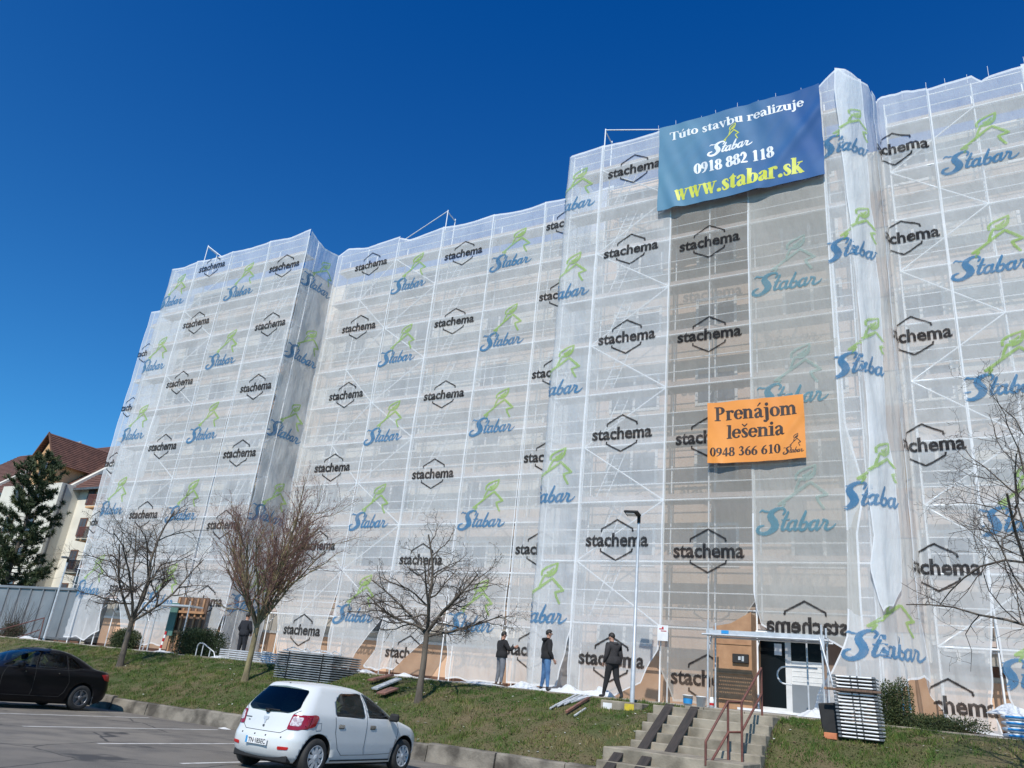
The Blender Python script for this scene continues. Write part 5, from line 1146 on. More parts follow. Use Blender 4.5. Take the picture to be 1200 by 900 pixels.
for sg in (-1, 1):
    for poly in (W1, W2):
        mb = MB(); patch(mb, poly, side(sg)); mb.build('side_window', CARGLASS, t)
    mb = MB(); line_on(mb, [(1.90, 1.42), (1.92, .95), (1.90, .45), (1.95, .34)], side(sg, .001), .0045); line_on(mb, [(1.0, .98), (1.02, .72), (1.15, .45), (1.3, .34), (1.95, .34), (2.78, .36)], side(sg, .001), .0045)
    line_on(mb, [(3.05, .965), (2.98, .72), (2.86, .45), (2.78, .36)], side(sg, .001), .0045); mb.build('door_seam', GAP, t)
    for x in (1.18, 2.1):
        mb = MB(); patch(mb, rounded([(x-.09, .80), (x+.09, .80), (x+.09, .86), (x-.09, .86)], .03), side(sg, .012)); hd = mb.build('door_handle', CHROME, t)
        mb = MB(); patch(mb, rounded([(x-.08, .785), (x+.08, .785), (x+.08, .81), (x-.08, .81)], .02), side(sg, .006)); mb.build('recess', GAP, hd)
    p = cf.side(2.80, .99, sg); mb = MB(); mb.cbox((p.x-.02, p.y+sg*.14, p.z+.03), (.12, .2, .15), .035); mb.tube([(p.x, p.y-sg*.02, p.z-.03), (p.x, p.y+sg*.08, p.z-.01)], .025); mb.build('mirror', M['black'], t)
    # near-black strip low along the sill
    mb = MB(); patch(mb, [(1.02, .235), (2.82, .235), (2.82, .262), (1.02, .262)], side(sg, .01)); mb.build('sill_trim', GAP, t)
    # tail lamp wrapping the corner
    lm = MB(); patch(lm, rounded([(.0, .735), (.42, .80), (.52, .97), (.46, 1.0), (.0, .99)], .05), lambda a, z, sg=sg: cf.side(max(a, cf.par(z)[0]+.02), z, sg, .012) if a > .2 else cf.side(cf.par(z)[0]+.02+a*.9, z, sg, .012))
    patch(lm, rounded([(.56, .735), (.80, .735), (.84, .98), (.60, .985)], .03), lambda a, z, sg=sg: cf.rear(sg*min(a, cf.par(z)[2]-.001), z, .014)); lo = lm.build('tail_lamp', LAMP_RED, t)
    lm = MB(); patch(lm, rounded([(.60, .80), (.79, .80), (.80, .95), (.63, .955)], .03), lambda a, z, sg=sg: cf.rear(sg*min(a, cf.par(z)[2]-.001), z, .02)); lm.build('clear_lens', LAMP_CLEAR, lo)
    mb = MB(); patch(mb, rounded([(.50, .40), (.70, .41), (.72, .46), (.50, .455)], .02), lambda a, z, sg=sg: cf.rear(sg*a, z, .008)); mb.build('reflector', M['red'], t)
mb = MB(); line_on(mb, [(.47, .74), (.44, .86), (.60, .87), (.60, .75), (.47, .74)], side(-1, .001), .003); mb.build('fuel_flap', GAP, t)
rear = lambda off=.006: (lambda a, z: cf.rear(a, z, off))
mb = MB(); patch(mb, rounded([(-.66, 1.06), (-.5, .985), (0, .97), (.5, .985), (.66, 1.06), (.56, 1.40), (0, 1.435), (-.56, 1.40)], .06), rear(), 0, 24, 20); mb.build('rear_window', CARGLASS, t)
mb = MB(); p = cf.rear(.0, .99, .03); q = cf.rear(-.28, 1.02, .02); mb.tube([p, (p.x-.01, .05, 1.02), q], .012, 6); mb.ell(p, (.03, .05, .03)); mb.build('rear_wiper', M['black'], t)
mb = MB(); line_on(mb, [(-.70, 1.05), (-.60, .98), (-.58, .74), (-.45, .665), (.45, .665), (.58, .74), (.60, .98), (.70, 1.05)], rear(.002), .005); mb.build('tailgate_seam', GAP, t)
mb = MB(); patch(mb, rounded([(-.31, .43), (.31, .43), (.27, .565), (-.27, .565)], .03), rear(-.002)); mb.build('plate_recess', GAP, t)
mb = MB(); pm = cf.rear(0, .5, .03); mb.cbox((pm.x, 0, .5), (.012, .52, .115), .004); pl_ = mb.build('number_plate', M['white_plastic'], t)
mb = MB(); mb.box((pm.x-.0075, .235, .5), (.003, .045, .11)); mb.build('blue_band', M['blue_tape'], pl_)
Vt, Tt = font_tris('TN·185EC', .105, .002); mb = MB(); kx = .42/(Vt[:, 0].max()-Vt[:, 0].min()); mb.add([(pm.x-.0085, -(a-(Vt[:, 0].max()+Vt[:, 0].min())/2)*kx-.02, .5+b-.037) for a, b in Vt], Tt); mb.build('plate_lettering', M['black'], pl_)
mb = MB(); o = lambda y, z: cf.rear(y, z, .01)
mb.add([o(-.07, .90), o(.07, .90), o(.06, .855), o(.025, .845), o(.02, .80), o(0, .78), o(-.02, .80), o(-.025, .845), o(-.06, .855)], [tuple(range(9))]); mb.add([o(-.03, .885), o(.03, .885), o(.02, .868), o(-.02, .868)], [(0,1,2,3)]); mb.build('badge', M['galv'], t)
mb = MB(); mb.tube([cf.rear(0, .745, -.005), cf.rear(0, .745, .012)], .022, 12); mb.build('tailgate_lock', M['steel_dark'], t)
for y in (.12, .48, -.16, -.52): mb = MB(); mb.tube([cf.rear(y, .60, -.005), cf.rear(y, .60, .008)], .014, 10); mb.build('parking_sensor', GAP, t)
mb = MB()
for i in range(7): patch(mb, [(.40+.028*i, .845), (.42+.028*i, .845), (.42+.028*i, .865), (.40+.028*i, .865)], rear(.006), 0, 2, 2)
for i in range(3): patch(mb, [(.42+.02*i, .80), (.434+.02*i, .80), (.434+.02*i, .818), (.42+.02*i, .818)], rear(.006), 0, 2, 2)
mb.build('model_lettering', M['steel_dark'], t)
mb = MB(); patch(mb, rounded([(-.62, 1.02), (.62, 1.02), (.55, 1.38), (-.55, 1.38)], .05), lambda a, z: cf.front(a, z, .005), 0, 20, 14); mb.build('windscreen', CARGLASS, t)
for sg in (1, -1): mb = MB(); patch(mb, rounded([(.42, .62), (.74, .64), (.78, .78), (.5, .76)], .03), lambda a, z, sg=sg: cf.front(sg*a, z, .006)); mb.build('headlight', LAMP_CLEAR, t)
mb = MB(); mb.cbox((1.9, 0, .21), (2.9, 1.2, .14), .02); mb.cbox((.3, 0, .26), (.4, 1.3, .12), .02); mb.build('underbody', M['black'], t)
mb = MB(); mb.tube([cf.rear(0, 1.475, -.02), cf.rear(0, 1.475, .004)+Vector((.02, 0, .02))], .015); mb.build('brake_light', M['steel_dark'], t)

# --- black saloon
t = thing('parked_car', 'black saloon car cut off by the left edge, backed up to the kerb', 'car', (-24.02, 16.32, Z_LOT), -PI/2); t.scale = (1.07, 1.07, 1.07)
BP = car_paint('black_car_paint', (.006, .006, .008), (.009, .009, .011), .28)
cf = CarForm([
    (.19, .22, 4.40, .84, .25, .45), (.30, .08, 4.56, .885, .28, .5), (.45, .02, 4.64, .905, .30, .52), (.58, .01, 4.65, .91, .30, .52), (.70, .03, 4.62, .91, .28, .5), (.80, .05, 4.50, .908, .27, .48), (.88, .06, 4.2, .903, .27, .42),
    (.95, .08, 3.85, .893, .27, .36), (1.00, .12, 3.55, .875, .26, .3), (1.035, .22, 3.42, .85, .26, .26), (1.065, .46, 3.32, .825, .26, .25), (1.15, .66, 3.12, .785, .24, .24), (1.25, .86, 2.9, .735, .24, .24),
    (1.35, 1.08, 2.66, .685, .24, .24), (1.43, 1.32, 2.4, .635, .24, .24), (1.475, 1.55, 2.2, .57, .22, .22), (1.495, 1.75, 2.05, .45, .08, .08)], .10, .2, .05, .012)
WB0, WB1, WR = .98, 3.67, .325
body = cf.body().build('body', [BP, M['black']], t); cut_arches(body, [((WB0, .33), 1), ((WB0, .33), -1), ((WB1, .33), 1), ((WB1, .33), -1)], .385, .9)
S1, S2, S3 = rounded([(1.02, 1.05), (1.48, 1.03), (1.52, 1.35), (1.36, 1.32)], .03), rounded([(1.55, 1.03), (2.36, 1.02), (2.34, 1.42), (1.86, 1.42), (1.58, 1.37)], .03), rounded([(2.45, 1.02), (3.25, 1.0), (2.98, 1.13), (2.62, 1.34), (2.43, 1.415)], .03)
R2 = rounded([(-.62, 1.09), (.62, 1.09), (.50, 1.42), (-.50, 1.42)], .04)
open_cabin(body, (S1, S2, S3), R2, R2, [(.95, .72), (2.95, .62), (3.0, .96), (2.55, 1.33), (2.3, 1.42), (1.45, 1.42), (1.2, 1.33), (.92, .98)], (.1, 1.4), (2.3, 3.5))
seats(t, ((1.35, (-.32, .32), .62), (2.2, (-.36, .36), .58)))
for x in (WB0, WB1):
    for sg in (1, -1): wheel(t, x, sg*.89, WR, sg, M['steel_dark'] if 0 else pmat('dark_alloy', (.16, .16, .17), (.22, .22, .23), 6, .35, metal=.6), 5)
for sg in (-1, 1):
    for poly in (S1, S2, S3):
        mb = MB(); patch(mb, poly, side(sg)); mb.build('side_window', CARGLASS, t)
    mb = MB(); line_on(mb, [(2.41, 1.43), (2.42, .95), (2.40, .45), (2.42, .33)], side(sg, .001), .004); line_on(mb, [(1.54, 1.36), (1.52, .98), (1.42, .7), (1.5, .45), (1.62, .33), (3.25, .33), (3.3, .98)], side(sg, .001), .004); mb.build('door_seam', GAP, t)
    for x in (1.68, 2.60): mb = MB(); patch(mb, rounded([(x-.1, .89), (x+.1, .89), (x+.1, .925), (x-.1, .925)], .015), side(sg, .02)); mb.build('door_handle', BP, t)
    for x in (1.78, 2.7): mb = MB(); mb.tube([cf.side(x, .905, sg, .0), cf.side(x, .905, sg, .03)], .012); mb.build('lock', CHROME, t)
    mb = MB(); line_on(mb, [(1.17, 1.03), (1.5, 1.0), (2.4, .985), (3.3, .985)], side(sg, .002), .006); mb.build('window_trim', GAP, t)
    lm = MB(); patch(lm, rounded([(.0, .78), (.22, .80), (.34, .95), (.0, .97)], .03), lambda a, z, sg=sg: cf.side(cf.par(z)[0]+.02+a, z, sg, .008)); patch(lm, rounded([(.5, .80), (.88, .78), (.88, .97), (.52, .93)], .03), lambda a, z, sg=sg: cf.rear(sg*min(a, cf.par(z)[2]-.001), z, .01)); lm.build('tail_lamp', M['red'], t)
    p = cf.side(3.02, 1.03, sg); mb = MB(); mb.cbox((p.x-.02, p.y+sg*.13, p.z+.04), (.13, .2, .14), .035); mb.tube([(p.x, p.y-sg*.02, p.z-.02), (p.x, p.y+sg*.08, p.z)], .025); mb.build('mirror', BP, t)
mb = MB(); patch(mb, R2, rear(.004), 0, 20, 14); mb.build('rear_window', CARGLASS, t)
mb = MB(); patch(mb, R2, lambda a, z: cf.front(a, z, .004), 0, 20, 14); mb.build('windscreen', CARGLASS, t)
mb = MB(); pm = cf.rear(0, .62, .02); mb.cbox((pm.x, 0, .62), (.012, .52, .115), .004); mb.build('number_plate', M['white_plastic'], t)
mb = MB(); mb.cbox((2.3, 0, .22), (3.6, 1.3, .16), .02); mb.cbox((.55, 0, .26), (.7, 1.3, .14), .02); mb.build('underbody', M['black'], t)
mb = MB(); mb.tube([(1.75, 0, 1.5), (1.65, 0, 1.56)], .012); mb.build('aerial', M['black'], t)
mb = MB(); mb.cbox((.62, .84, .26), (.012, .1, .22), .003); mb.build('mud_flap', M['steel_dark'], t)
# ------------------------------------------------------------------ trees and shrubs
def bare_tree(name, label, loc, height, spread, seed, style, bark, twig, trunk_h, r0):
    rnd = random.Random(seed); t = thing(name, label, 'tree', loc, group='bare trees on the bank')
    tr, cr = MB(), MB(); cnt = [0]
    def rdir(d, ang):
        a = d.orthogonal().normalized(); b = d.cross(a); q = rnd.uniform(0, 2*PI)
        return (d*math.cos(ang)+(a*math.cos(q)+b*math.sin(q))*math.sin(ang)).normalized()
    def grow(p, d, ln, r, depth, mb):
        n = 6 if depth < 2 else 4; pts, rs = [p.copy()], [r]; q = p.copy(); dd = d.copy()
        for i in range(n):
            j = .10 if depth == 0 else .16+.05*depth
            dd = (dd+Vector((rnd.gauss(0, j), rnd.gauss(0, j), rnd.gauss(0, j)))+style['up'](depth)*Vector((0, 0, 1))).normalized()
            q = q+dd*(ln/n); pts.append(q.copy()); rs.append(max(r*(1-(i+1)/n*(.62 if depth < 3 else .75)), .0028))
        mb.tube(pts, rs, 6 if depth < 2 else 4 if depth < 3 else 3, 0, depth < 2)
        cnt[0] += 1
        if depth >= style['depth']: return
        k = style['kids'][depth]
        for i in range(k):
            f = style['from'][depth]+(1-style['from'][depth])*(i+rnd.random())/k; idx = min(int(f*n), n-1); fr = f*n-idx
            b = pts[idx].lerp(pts[idx+1], fr); bd = (pts[idx+1]-pts[idx]).normalized()
            nd = rdir(bd, rad(rnd.uniform(*style['ang'][depth])))
            if style.get('flat') and depth < 2: nd.z = nd.z*.55; nd.normalize()
            grow(b, nd, ln*rnd.uniform(*style['len'][depth])*(1.15-.45*f), rs[idx]*rnd.uniform(.5, .72), depth+1, cr if depth >= 1 else tr)
    # trunk
    pts = []; lean = Vector((rnd.uniform(-.02, .05), rnd.uniform(-.03, .03), 0)); n = 10
    for i in range(n+1): z = -.12+(trunk_h+.12)*i/n; pts.append(Vector((lean.x*z*z*.4+.02*fn(z*1.5, seed), lean.y*z, z)))
    tr.tube(pts, [r0*(1.35 if i == 0 else 1.12 if i == 1 else 1-.25*i/n) for i in range(n+1)], 12)
    top = pts[-1]
    for i in range(style['limbs']):
        a = 2*PI*(i+rnd.uniform(-.25, .25))/style['limbs']+seed; el = rad(rnd.uniform(*style['limb_el'])); ln = rnd.uniform(.85, 1.1)
        d = Vector((math.cos(a)*math.cos(el)*spread, math.sin(a)*math.cos(el)*spread, math.sin(el)*height)); L_ = d.length*ln
        grow(top-Vector((0, 0, rnd.uniform(0, trunk_h*.12))), d.normalized(), L_, r0*rnd.uniform(.38, .55), 0, tr)
    grow(top, Vector((.05, 0, 1)), height*.9, r0*.6, 0, tr)
    tr.build('trunk', bark, t, normals=False); cr.build('crown', twig, t, normals=False)
    return t, cnt[0]
BARK = pmat('grey_bark', (.15, .125, .10), (.075, .062, .05), 5, .95, .8, 30, stretch=(1, 1, .25))
BARK_L = pmat('lichen_bark', (.27, .23, .12), (.13, .105, .065), 6, .95, .8, 30, stretch=(1, 1, .3))
TWIG = pmat('dark_twigs', (.055, .042, .036), (.085, .066, .052), 3, .9); TWIG_R = pmat('reddish_twigs', (.23, .125, .10), (.15, .085, .07), 3, .9)
wide = dict(up=lambda d: .05 if d == 0 else .02, depth=4, kids=[7, 6, 4, 3], **{'from': [.16, .18, .2, .25]}, ang=[(25, 60), (30, 65), (30, 70), (30, 75)], len=[(.42, .62), (.4, .62), (.42, .65), (.4, .65)], limbs=6, limb_el=(18, 50))
flat = dict(wide, limb_el=(2, 34), flat=True, limbs=7, up=lambda d: .03)
vase = dict(up=lambda d: .07 if d == 0 else .09, depth=4, kids=[9, 7, 4, 3], **{'from': [.10, .12, .2, .3]}, ang=[(14, 34), (16, 38), (20, 45), (20, 50)], len=[(.5, .74), (.38, .6), (.35, .55), (.3, .5)], limbs=10, limb_el=(34, 68))
g1 = at(140, 781, 19.4); g2 = at(287, 797, 19.4); g3 = at(490, 822, 19.4)
for p in (g1, g2, g3): p.z = bank(p.x, p.y)
print(bare_tree('bare_tree', 'bare grey tree farthest left, before the round shrub and side porch', g1, 4.7, 2.5, 3, wide, BARK, TWIG, 1.75, .115)[1])
print(bare_tree('bare_tree', 'bare vase-shaped tree with reddish budding twigs and a lichen-yellow trunk', g2, 4.1, 2.7, 8, vase, BARK_L, TWIG_R, 1.8, .105)[1])
print(bare_tree('bare_tree', 'bare tree with wide level branches behind the nose of the white car', g3, 3.1, 2.2, 14, flat, BARK, TWIG, 1.95, .10)[1])
# the big tree whose branches reach in at the right edge
g4 = at(1268, 800, 17.6); g4.z = bank(g4.x, g4.y)
print(bare_tree('bare_tree', 'bare tree reaching into the photo from the right edge with long dark branches', g4, 5.8, 3.0, 27, dict(wide, kids=[6, 5, 4, 3], limb_el=(24, 62), limbs=7), BARK, TWIG, 1.5, .10)[1])
# evergreen shrubs
def leafy(name, label, cat, loc, rx, ry, rz, n, size, mats, seed, stems=6, lumps=7, group=None, tall=1.):
    rnd = random.Random(seed); t = thing(name, label, cat, loc, group=group); mb = MB()
    L_ = [Vector((rnd.uniform(-.5, .5)*rx, rnd.uniform(-.5, .5)*ry, rz*rnd.uniform(.35, .6))) for _ in range(lumps)]
    rs = [rnd.uniform(.5, .68) for _ in L_]
    for i in range(n):
        k = rnd.randrange(lumps); v = Vector((rnd.gauss(0, 1), rnd.gauss(0, 1), rnd.gauss(0, 1))).normalized()*(rnd.random()**.35)
        p = L_[k]+Vector((v.x*rx*rs[k], v.y*ry*rs[k], v.z*rz*rs[k]*.9))
        if p.z < .02: p.z = rnd.uniform(.02, .15)
        d = (v+Vector((rnd.gauss(0, .5), rnd.gauss(0, .5), rnd.gauss(.3, .5)))).normalized(); a = d.orthogonal().normalized(); a = Matrix.Rotation(rnd.uniform(0, 6.28), 3, d) @ a
        s_ = size*rnd.uniform(.6, 1.4); mb.add([p-a*s_*.32, p+d*s_, p+a*s_*.32, p-d*s_*.15], [(0,1,2,3)], rnd.randrange(len(mats)))
    mb.build('foliage', mats, t, normals=False); mb = MB()
    for i in range(stems): a = 6.28*i/stems; mb.tube([(.05*math.cos(a), .05*math.sin(a), -.03), (.25*rx*math.cos(a), .25*ry*math.sin(a), rz*.4), (.5*rx*math.cos(a), .5*ry*math.sin(a), rz*.75)], [.02, .015, .006], 5)
    mb.build('stem', BARK, t, normals=False); return t
G1 = pmat('evergreen_leaf', (.035, .06, .018), (.022, .042, .013), 3, .7); G2 = pmat('evergreen_leaf_dark', (.02, .038, .014), (.028, .05, .016), 3, .7); G3 = pmat('olive_leaf', (.07, .085, .022), (.05, .065, .018), 3, .7); G4 = pmat('brown_leaf', (.075, .048, .03), (.05, .034, .024), 3, .8)
p = at(145, 760, 22.9); leafy('shrub', 'low rounded evergreen shrub just right of the leftmost bare trunk', 'shrub', (p.x, 22.9, .16), .85, .7, .8, 15000, .046, [G1, G2, G3], 1, lumps=14)
p = at(226, 769, 22.7); leafy('shrub', 'bigger dark evergreen shrub right of the side porch', 'shrub', (p.x, 22.7, .16), 1.15, .9, 1.05, 22000, .046, [G1, G2], 2, lumps=16)
p = at(8, 755, 22.8); leafy('shrub', 'brownish bush at the left edge in front of the steel container', 'shrub', (p.x, 22.8, .1), .9, .8, .75, 5200, .045, [G4, G4, G2], 3)
p = at(1049, 838, 22.4); leafy('shrub', 'upright green conifer shrub right of the tall frame stack', 'shrub', (p.x, 22.4, .15), .42, .45, 1.05, 8500, .036, [G1, G3], 4)
p = at(1085, 845, 22.4); leafy('shrub', 'low creeping juniper under the loose foot of the net', 'shrub', (p.x, 22.4, .14), 1.3, .5, .36, 9000, .036, [G3, G1], 5, lumps=12)
# bare brush in front of the container
mb = MB(); rnd = random.Random(6); p = at(12, 750, 23.6)
for i in range(70):
    a = Vector((rnd.gauss(0, .25), rnd.gauss(0, .2), 0)); q = a+Vector((rnd.gauss(0, .6), rnd.gauss(0, .4), rnd.uniform(.9, 2.0))); m2 = a.lerp(q, .5)+Vector((rnd.gauss(0, .1), rnd.gauss(0, .1), 0)); mb.tube([a, m2, q], [.012, .007, .003], 4, 0, False)
o = mb.build('bare_bush', TWIG, normals=False); o.location = (p.x, 23.6, .15); tag(o, 'leafless dark bush against the steel container', 'bush')
# pine at the far left
def pine(label, loc, h, spread, seed):
    rnd = random.Random(seed); t = thing('pine_tree', label, 'tree', loc); tr, fo = MB(), MB()
    tr.tube([(0, 0, -.2), (.1, 0, h*.35), (.05, .1, h*.7), (0, 0, h*.97)], [.24, .18, .1, .02], 10)
    for i in range(104):
        f = i/104; z = h*(.10+.88*f); L_ = spread*min(1, 1.25*(1-f)**.55)*rnd.uniform(.35, 1.15)+.3; a = i*2.4+rnd.uniform(-.4, .4); up = rnd.uniform(-.05, .35)+.4*f
        d = Vector((math.cos(a), math.sin(a), up)); b = Vector((0, 0, z)); e = b+d*L_; m2 = b.lerp(e, .5)+Vector((0, 0, -.12*L_)); tr.tube([b, m2, e], [.05*(1-f)+.015, .03*(1-f)+.01, .006], 5, 0, False)
        for c in range(int(6+L_*5)):
            g = rnd.uniform(.3, 1.03); q = (b.lerp(m2, g*2) if g < .5 else m2.lerp(e, g*2-1))+Vector((rnd.gauss(0, .16), rnd.gauss(0, .16), rnd.gauss(.05, .12)))*(.5+.5*L_/spread)
            dd = (d+Vector((rnd.gauss(0, .6), rnd.gauss(0, .6), rnd.gauss(.5, .5)))).normalized(); tone = rnd.choice((0, 0, 1, 2))
            for k in range(30):
                v = (dd*.55+Vector((rnd.gauss(0, .6), rnd.gauss(0, .6), rnd.gauss(.1, .6)))).normalized(); o1 = v.orthogonal().normalized()*.026; r = rnd.uniform(.2, .42); s_ = q+dd*rnd.uniform(-.12, .16)
                fo.add([s_-o1, s_+o1, s_+v*r], [(0,1,2)], tone)
    tr.build('trunk', BARK, t, normals=False); fo.build('crown', [G1, G2, G3], t, normals=False)
p = at(8, 690, 33.); pine('dark green pine tree at the left edge, before the brown-roofed house', (p.x-.6, 33, .2), at(36, 536, 33).z+.1, 3.1, 5)
# ------------------------------------------------------------------ people
SKIN = pmat('skin', (.48, .27, .19), (.42, .22, .15), 6, .55); HAIR = pmat('dark_hair', (.012, .010, .009), (.02, .017, .014), 20, .6, .3, 80)
def cloth(n, c, c2=None): return pmat(n, c, c2, 5, .9, .4, 35)
def person(label, loc, rz, H, J, colors, hood=False, stripe=None, hairlen=.0, mats_extra=None):
    """J: joints in the body's own frame (x right, y forward = facing, z up) for a body of 1.78 m; one grown skin, clothes as material zones"""
    t = thing('person', label, 'person', loc, rz, 'workers in front of the nets'); k = H/1.78
    names = ['pelvis', 'belly', 'chest', 'neckb', 'neck', 'head0', 'head1', 'head2', 'hipL', 'kneeL', 'ankL', 'heelL', 'toeL', 'hipR', 'kneeR', 'ankR', 'heelR', 'toeR', 'shL', 'upL', 'elL', 'foL', 'wrL', 'haL', 'shR', 'upR', 'elR', 'foR', 'wrR', 'haR']
    rads = dict(pelvis=(.165,.115), belly=(.155,.112), chest=(.175,.125), neckb=(.085,.075), neck=(.055,.056), head0=(.066,.078), head1=(.088,.105), head2=(.08,.096), hip=(.10,.104), knee=(.070,.074), ank=(.047,.05), heel=(.042,.045), toe=(.036,.032), sh=(.085,.085), up=(.070,.070), el=(.058,.058), fo=(.05,.05), wr=(.030,.034), ha=(.022,.036))
    E = [('pelvis','belly'), ('belly','chest'), ('chest','neckb'), ('neckb','neck'), ('neck','head0'), ('head0','head1'), ('head1','head2')]
    for s_ in 'LR': E += [('pelvis','hip'+s_), ('hip'+s_,'knee'+s_), ('knee'+s_,'ank'+s_), ('ank'+s_,'heel'+s_), ('heel'+s_,'toe'+s_), ('chest','sh'+s_), ('sh'+s_,'up'+s_), ('up'+s_,'el'+s_), ('el'+s_,'fo'+s_), ('fo'+s_,'wr'+s_), ('wr'+s_,'ha'+s_)]
    for s_ in 'LR':
        J['up'+s_] = tuple(a*.5+b*.5 for a, b in zip(J['sh'+s_], J['el'+s_])); J['fo'+s_] = tuple(a*.5+b*.5 for a, b in zip(J['el'+s_], J['wr'+s_]))
        w_, e_ = Vector(J['wr'+s_]), Vector(J['el'+s_]); J['ha'+s_] = tuple(w_+(w_-e_).normalized()*.055)
        J.setdefault('heel'+s_, tuple(Vector(J['ank'+s_])+Vector((0, -.02, -.055))))
    idx = {n: i for i, n in enumerate(names)}
    me = bpy.data.meshes.new('person_skin'); me.from_pydata([Vector(J[n])*k for n in names], [(idx[a], idx[b]) for a, b in E], [])
    o = bpy.data.objects.new('tmp', me); COL.objects.link(o); o.modifiers.new('s', 'SKIN')
    sv = me.skin_vertices[0].data
    for n, i in idx.items():
        r = rads.get(n) or rads[n[:-1]]; sc = colors.get('bulk', 1.) if n[:-1] in ('hip', 'knee') or n in ('pelvis', 'belly', 'chest') or n[:-1] in ('sh', 'up', 'el', 'fo') else 1.
        sv[i].radius = (r[0]*k*sc, r[1]*k*sc)
    sv[idx['pelvis']].use_root = True
    o.modifiers['s'].use_smooth_shade = True
    sub = o.modifiers.new('u', 'SUBSURF'); sub.levels = 2; sub.render_levels = 2
    dg = bpy.context.evaluated_depsgraph_get(); m2 = bpy.data.meshes.new_from_object(o.evaluated_get(dg)); bpy.data.objects.remove(o)
    mb = MB(); P = {n: Vector(J[n])*k for n in names}
    vs = [v.co.copy() for v in m2.vertices]
    def zone(c):
        best, bn = 9, None
        for a, b in E:
            d = P[b]-P[a]; q = max(0, min(1, (c-P[a]).dot(d)/max(d.length_squared, 1e-9))); dist = (c-P[a]-d*q).length-.0
            if dist < best: best, bn, bq = dist, (a, b), q
        a, b = bn
        if b.startswith('head') or (b == 'neck' and bq > .5) or (a == 'neckb' and c.z > P['neckb'].z+.05*k): return 0
        if a[:-1] in ('wr',) or (a[:-1] == 'fo' and bq > .75): return 0
        if a[:-1] in ('heel', 'ank') or (a[:-1] == 'knee' and bq > .93): return 3
        if a[:-1] in ('hip', 'knee') or b[:-1] == 'hip': return 2
        if a == 'pelvis' and c.z < P['pelvis'].z+.02*k: return 2
        return 1
    for pl in m2.polygons:
        c = pl.center; z = zone(c)
        if z == 1 and c.z < P['pelvis'].z-.04*k and abs(c.x-P['pelvis'].x) < .25: z = 2
        if z == 2 and c.z > P['pelvis'].z-.03*k: z = 1
        mb.f.append(tuple(pl.vertices)); mb.m.append(z); mb.sm.append(True)
    # cloth creases: a little noise on the clothed surface
    for i, v in enumerate(vs):
        d = .010*fn(v.x*14, v.z*11, v.y*14+loc[0]); vs[i] = v+v.normalized()*0+Vector((d, d*.7, d*.5))
    mb.v = [tuple(v) for v in vs]
    # fingers and thumb, nose, ears
    for s_ in 'LR':
        w_, h_ = P['wr'+s_], P['ha'+s_]; d = (h_-w_).normalized(); sx = 1 if s_ == 'R' else -1
        side_ = Vector((0, 1, 0))-d*d.y; side_ = side_.normalized() if side_.length > .2 else d.orthogonal().normalized(); pal = d.cross(side_).normalized()*(-sx)
        mb.ell(h_+d*.012, (.018*k, .04*k, .045*k), 0, 10, 6, Matrix((pal, side_, d)).transposed())
        for f_, (o2, ln) in enumerate(((.028, .068), (.010, .078), (-.009, .074), (-.027, .058))):
            b0 = h_+d*.045*k+side_*o2*k; b1 = b0+(d*.9+pal*.25).normalized()*ln*.45*k; b2 = b1+(d*.7+pal*.6).normalized()*ln*.35*k; b3 = b2+(d*.35+pal*.9).normalized()*ln*.25*k
            mb.tube([b0-d*.02*k, b0, b1, b2, b3], [.009*k, .0092*k, .0086*k, .0075*k, .005*k], 6, 0)
        b0 = h_+side_*.035*k-d*.01*k; b1 = b0+(side_*.6+d*.75+pal*.2).normalized()*.034*k; b2 = b1+(side_*.15+d*.9+pal*.35).normalized()*.03*k; mb.tube([b0-side_*.015, b0, b1, b2], [.010*k, .0105*k, .0095*k, .006*k], 6, 0)
    hd = P['head1']; fw = (Vector(J.get('face', (0, 1, 0)))).normalized(); rt = fw.cross(Vector((0, 0, 1))).normalized()
    mb.add([hd+fw*.092*k+Vector((0, 0, .015)), hd+fw*.085*k-rt*.016-Vector((0, 0, .03)), hd+fw*.118*k-Vector((0, 0, .025)), hd+fw*.085*k+rt*.016-Vector((0, 0, .03))], [(0,1,2), (0,2,3), (1,3,2)], 0, True)
    for sg in (-1, 1):
        mb.ell(hd+rt*sg*.080*k-fw*.005-Vector((0, 0, .01)), (.012*k, .022*k, .032*k), 0, 8, 6, Matrix((rt, fw, Vector((0, 0, 1)))).transposed())
        mb.ell(hd+rt*sg*.03*k+fw*.088*k+Vector((0, 0, .012)), (.011*k, .006*k, .006*k), 4, 8, 6, Matrix((rt, fw, Vector((0, 0, 1)))).transposed())
    mb.tube([hd+fw*.088*k-rt*.022-Vector((0, 0, .052)), hd+fw*.094*k-Vector((0, 0, .052)), hd+fw*.088*k+rt*.022-Vector((0, 0, .052))], .005*k, 6, 4)
    mb.build('body', [SKIN, colors['top'], colors['legs'], colors['shoes'], HAIR], t, normals=False)
    # hair cap
    hm = MB(); q = Matrix((rt, fw, Vector((0, 0, 1)))).transposed(); n, kk = 20, 9; vs = []
    for i in range(kk+1):
        ph = PI/2*(1-i/kk*1.66)
        for j in range(n):
            a = 2*PI*j/n; phx = max(ph, -1.0+1.42*((math.sin(a)+1)/2)**1.25)
            e = 1+.05*fn(math.cos(a)*4, math.sin(a)*4, i*.7)
            vs.append(hd+Vector((0, 0, .028*k))+q @ Vector((.090*k*e*math.cos(phx)*math.cos(a), .107*k*e*math.cos(phx)*math.sin(a)-.008, .106*k*e*math.sin(phx))))
    hm.add(vs, [(i*n+j, i*n+(j+1) % n, (i+1)*n+(j+1) % n, (i+1)*n+j) for i in range(kk) for j in range(n)], 0, True); hm.build('hair', HAIR, t, normals=False)
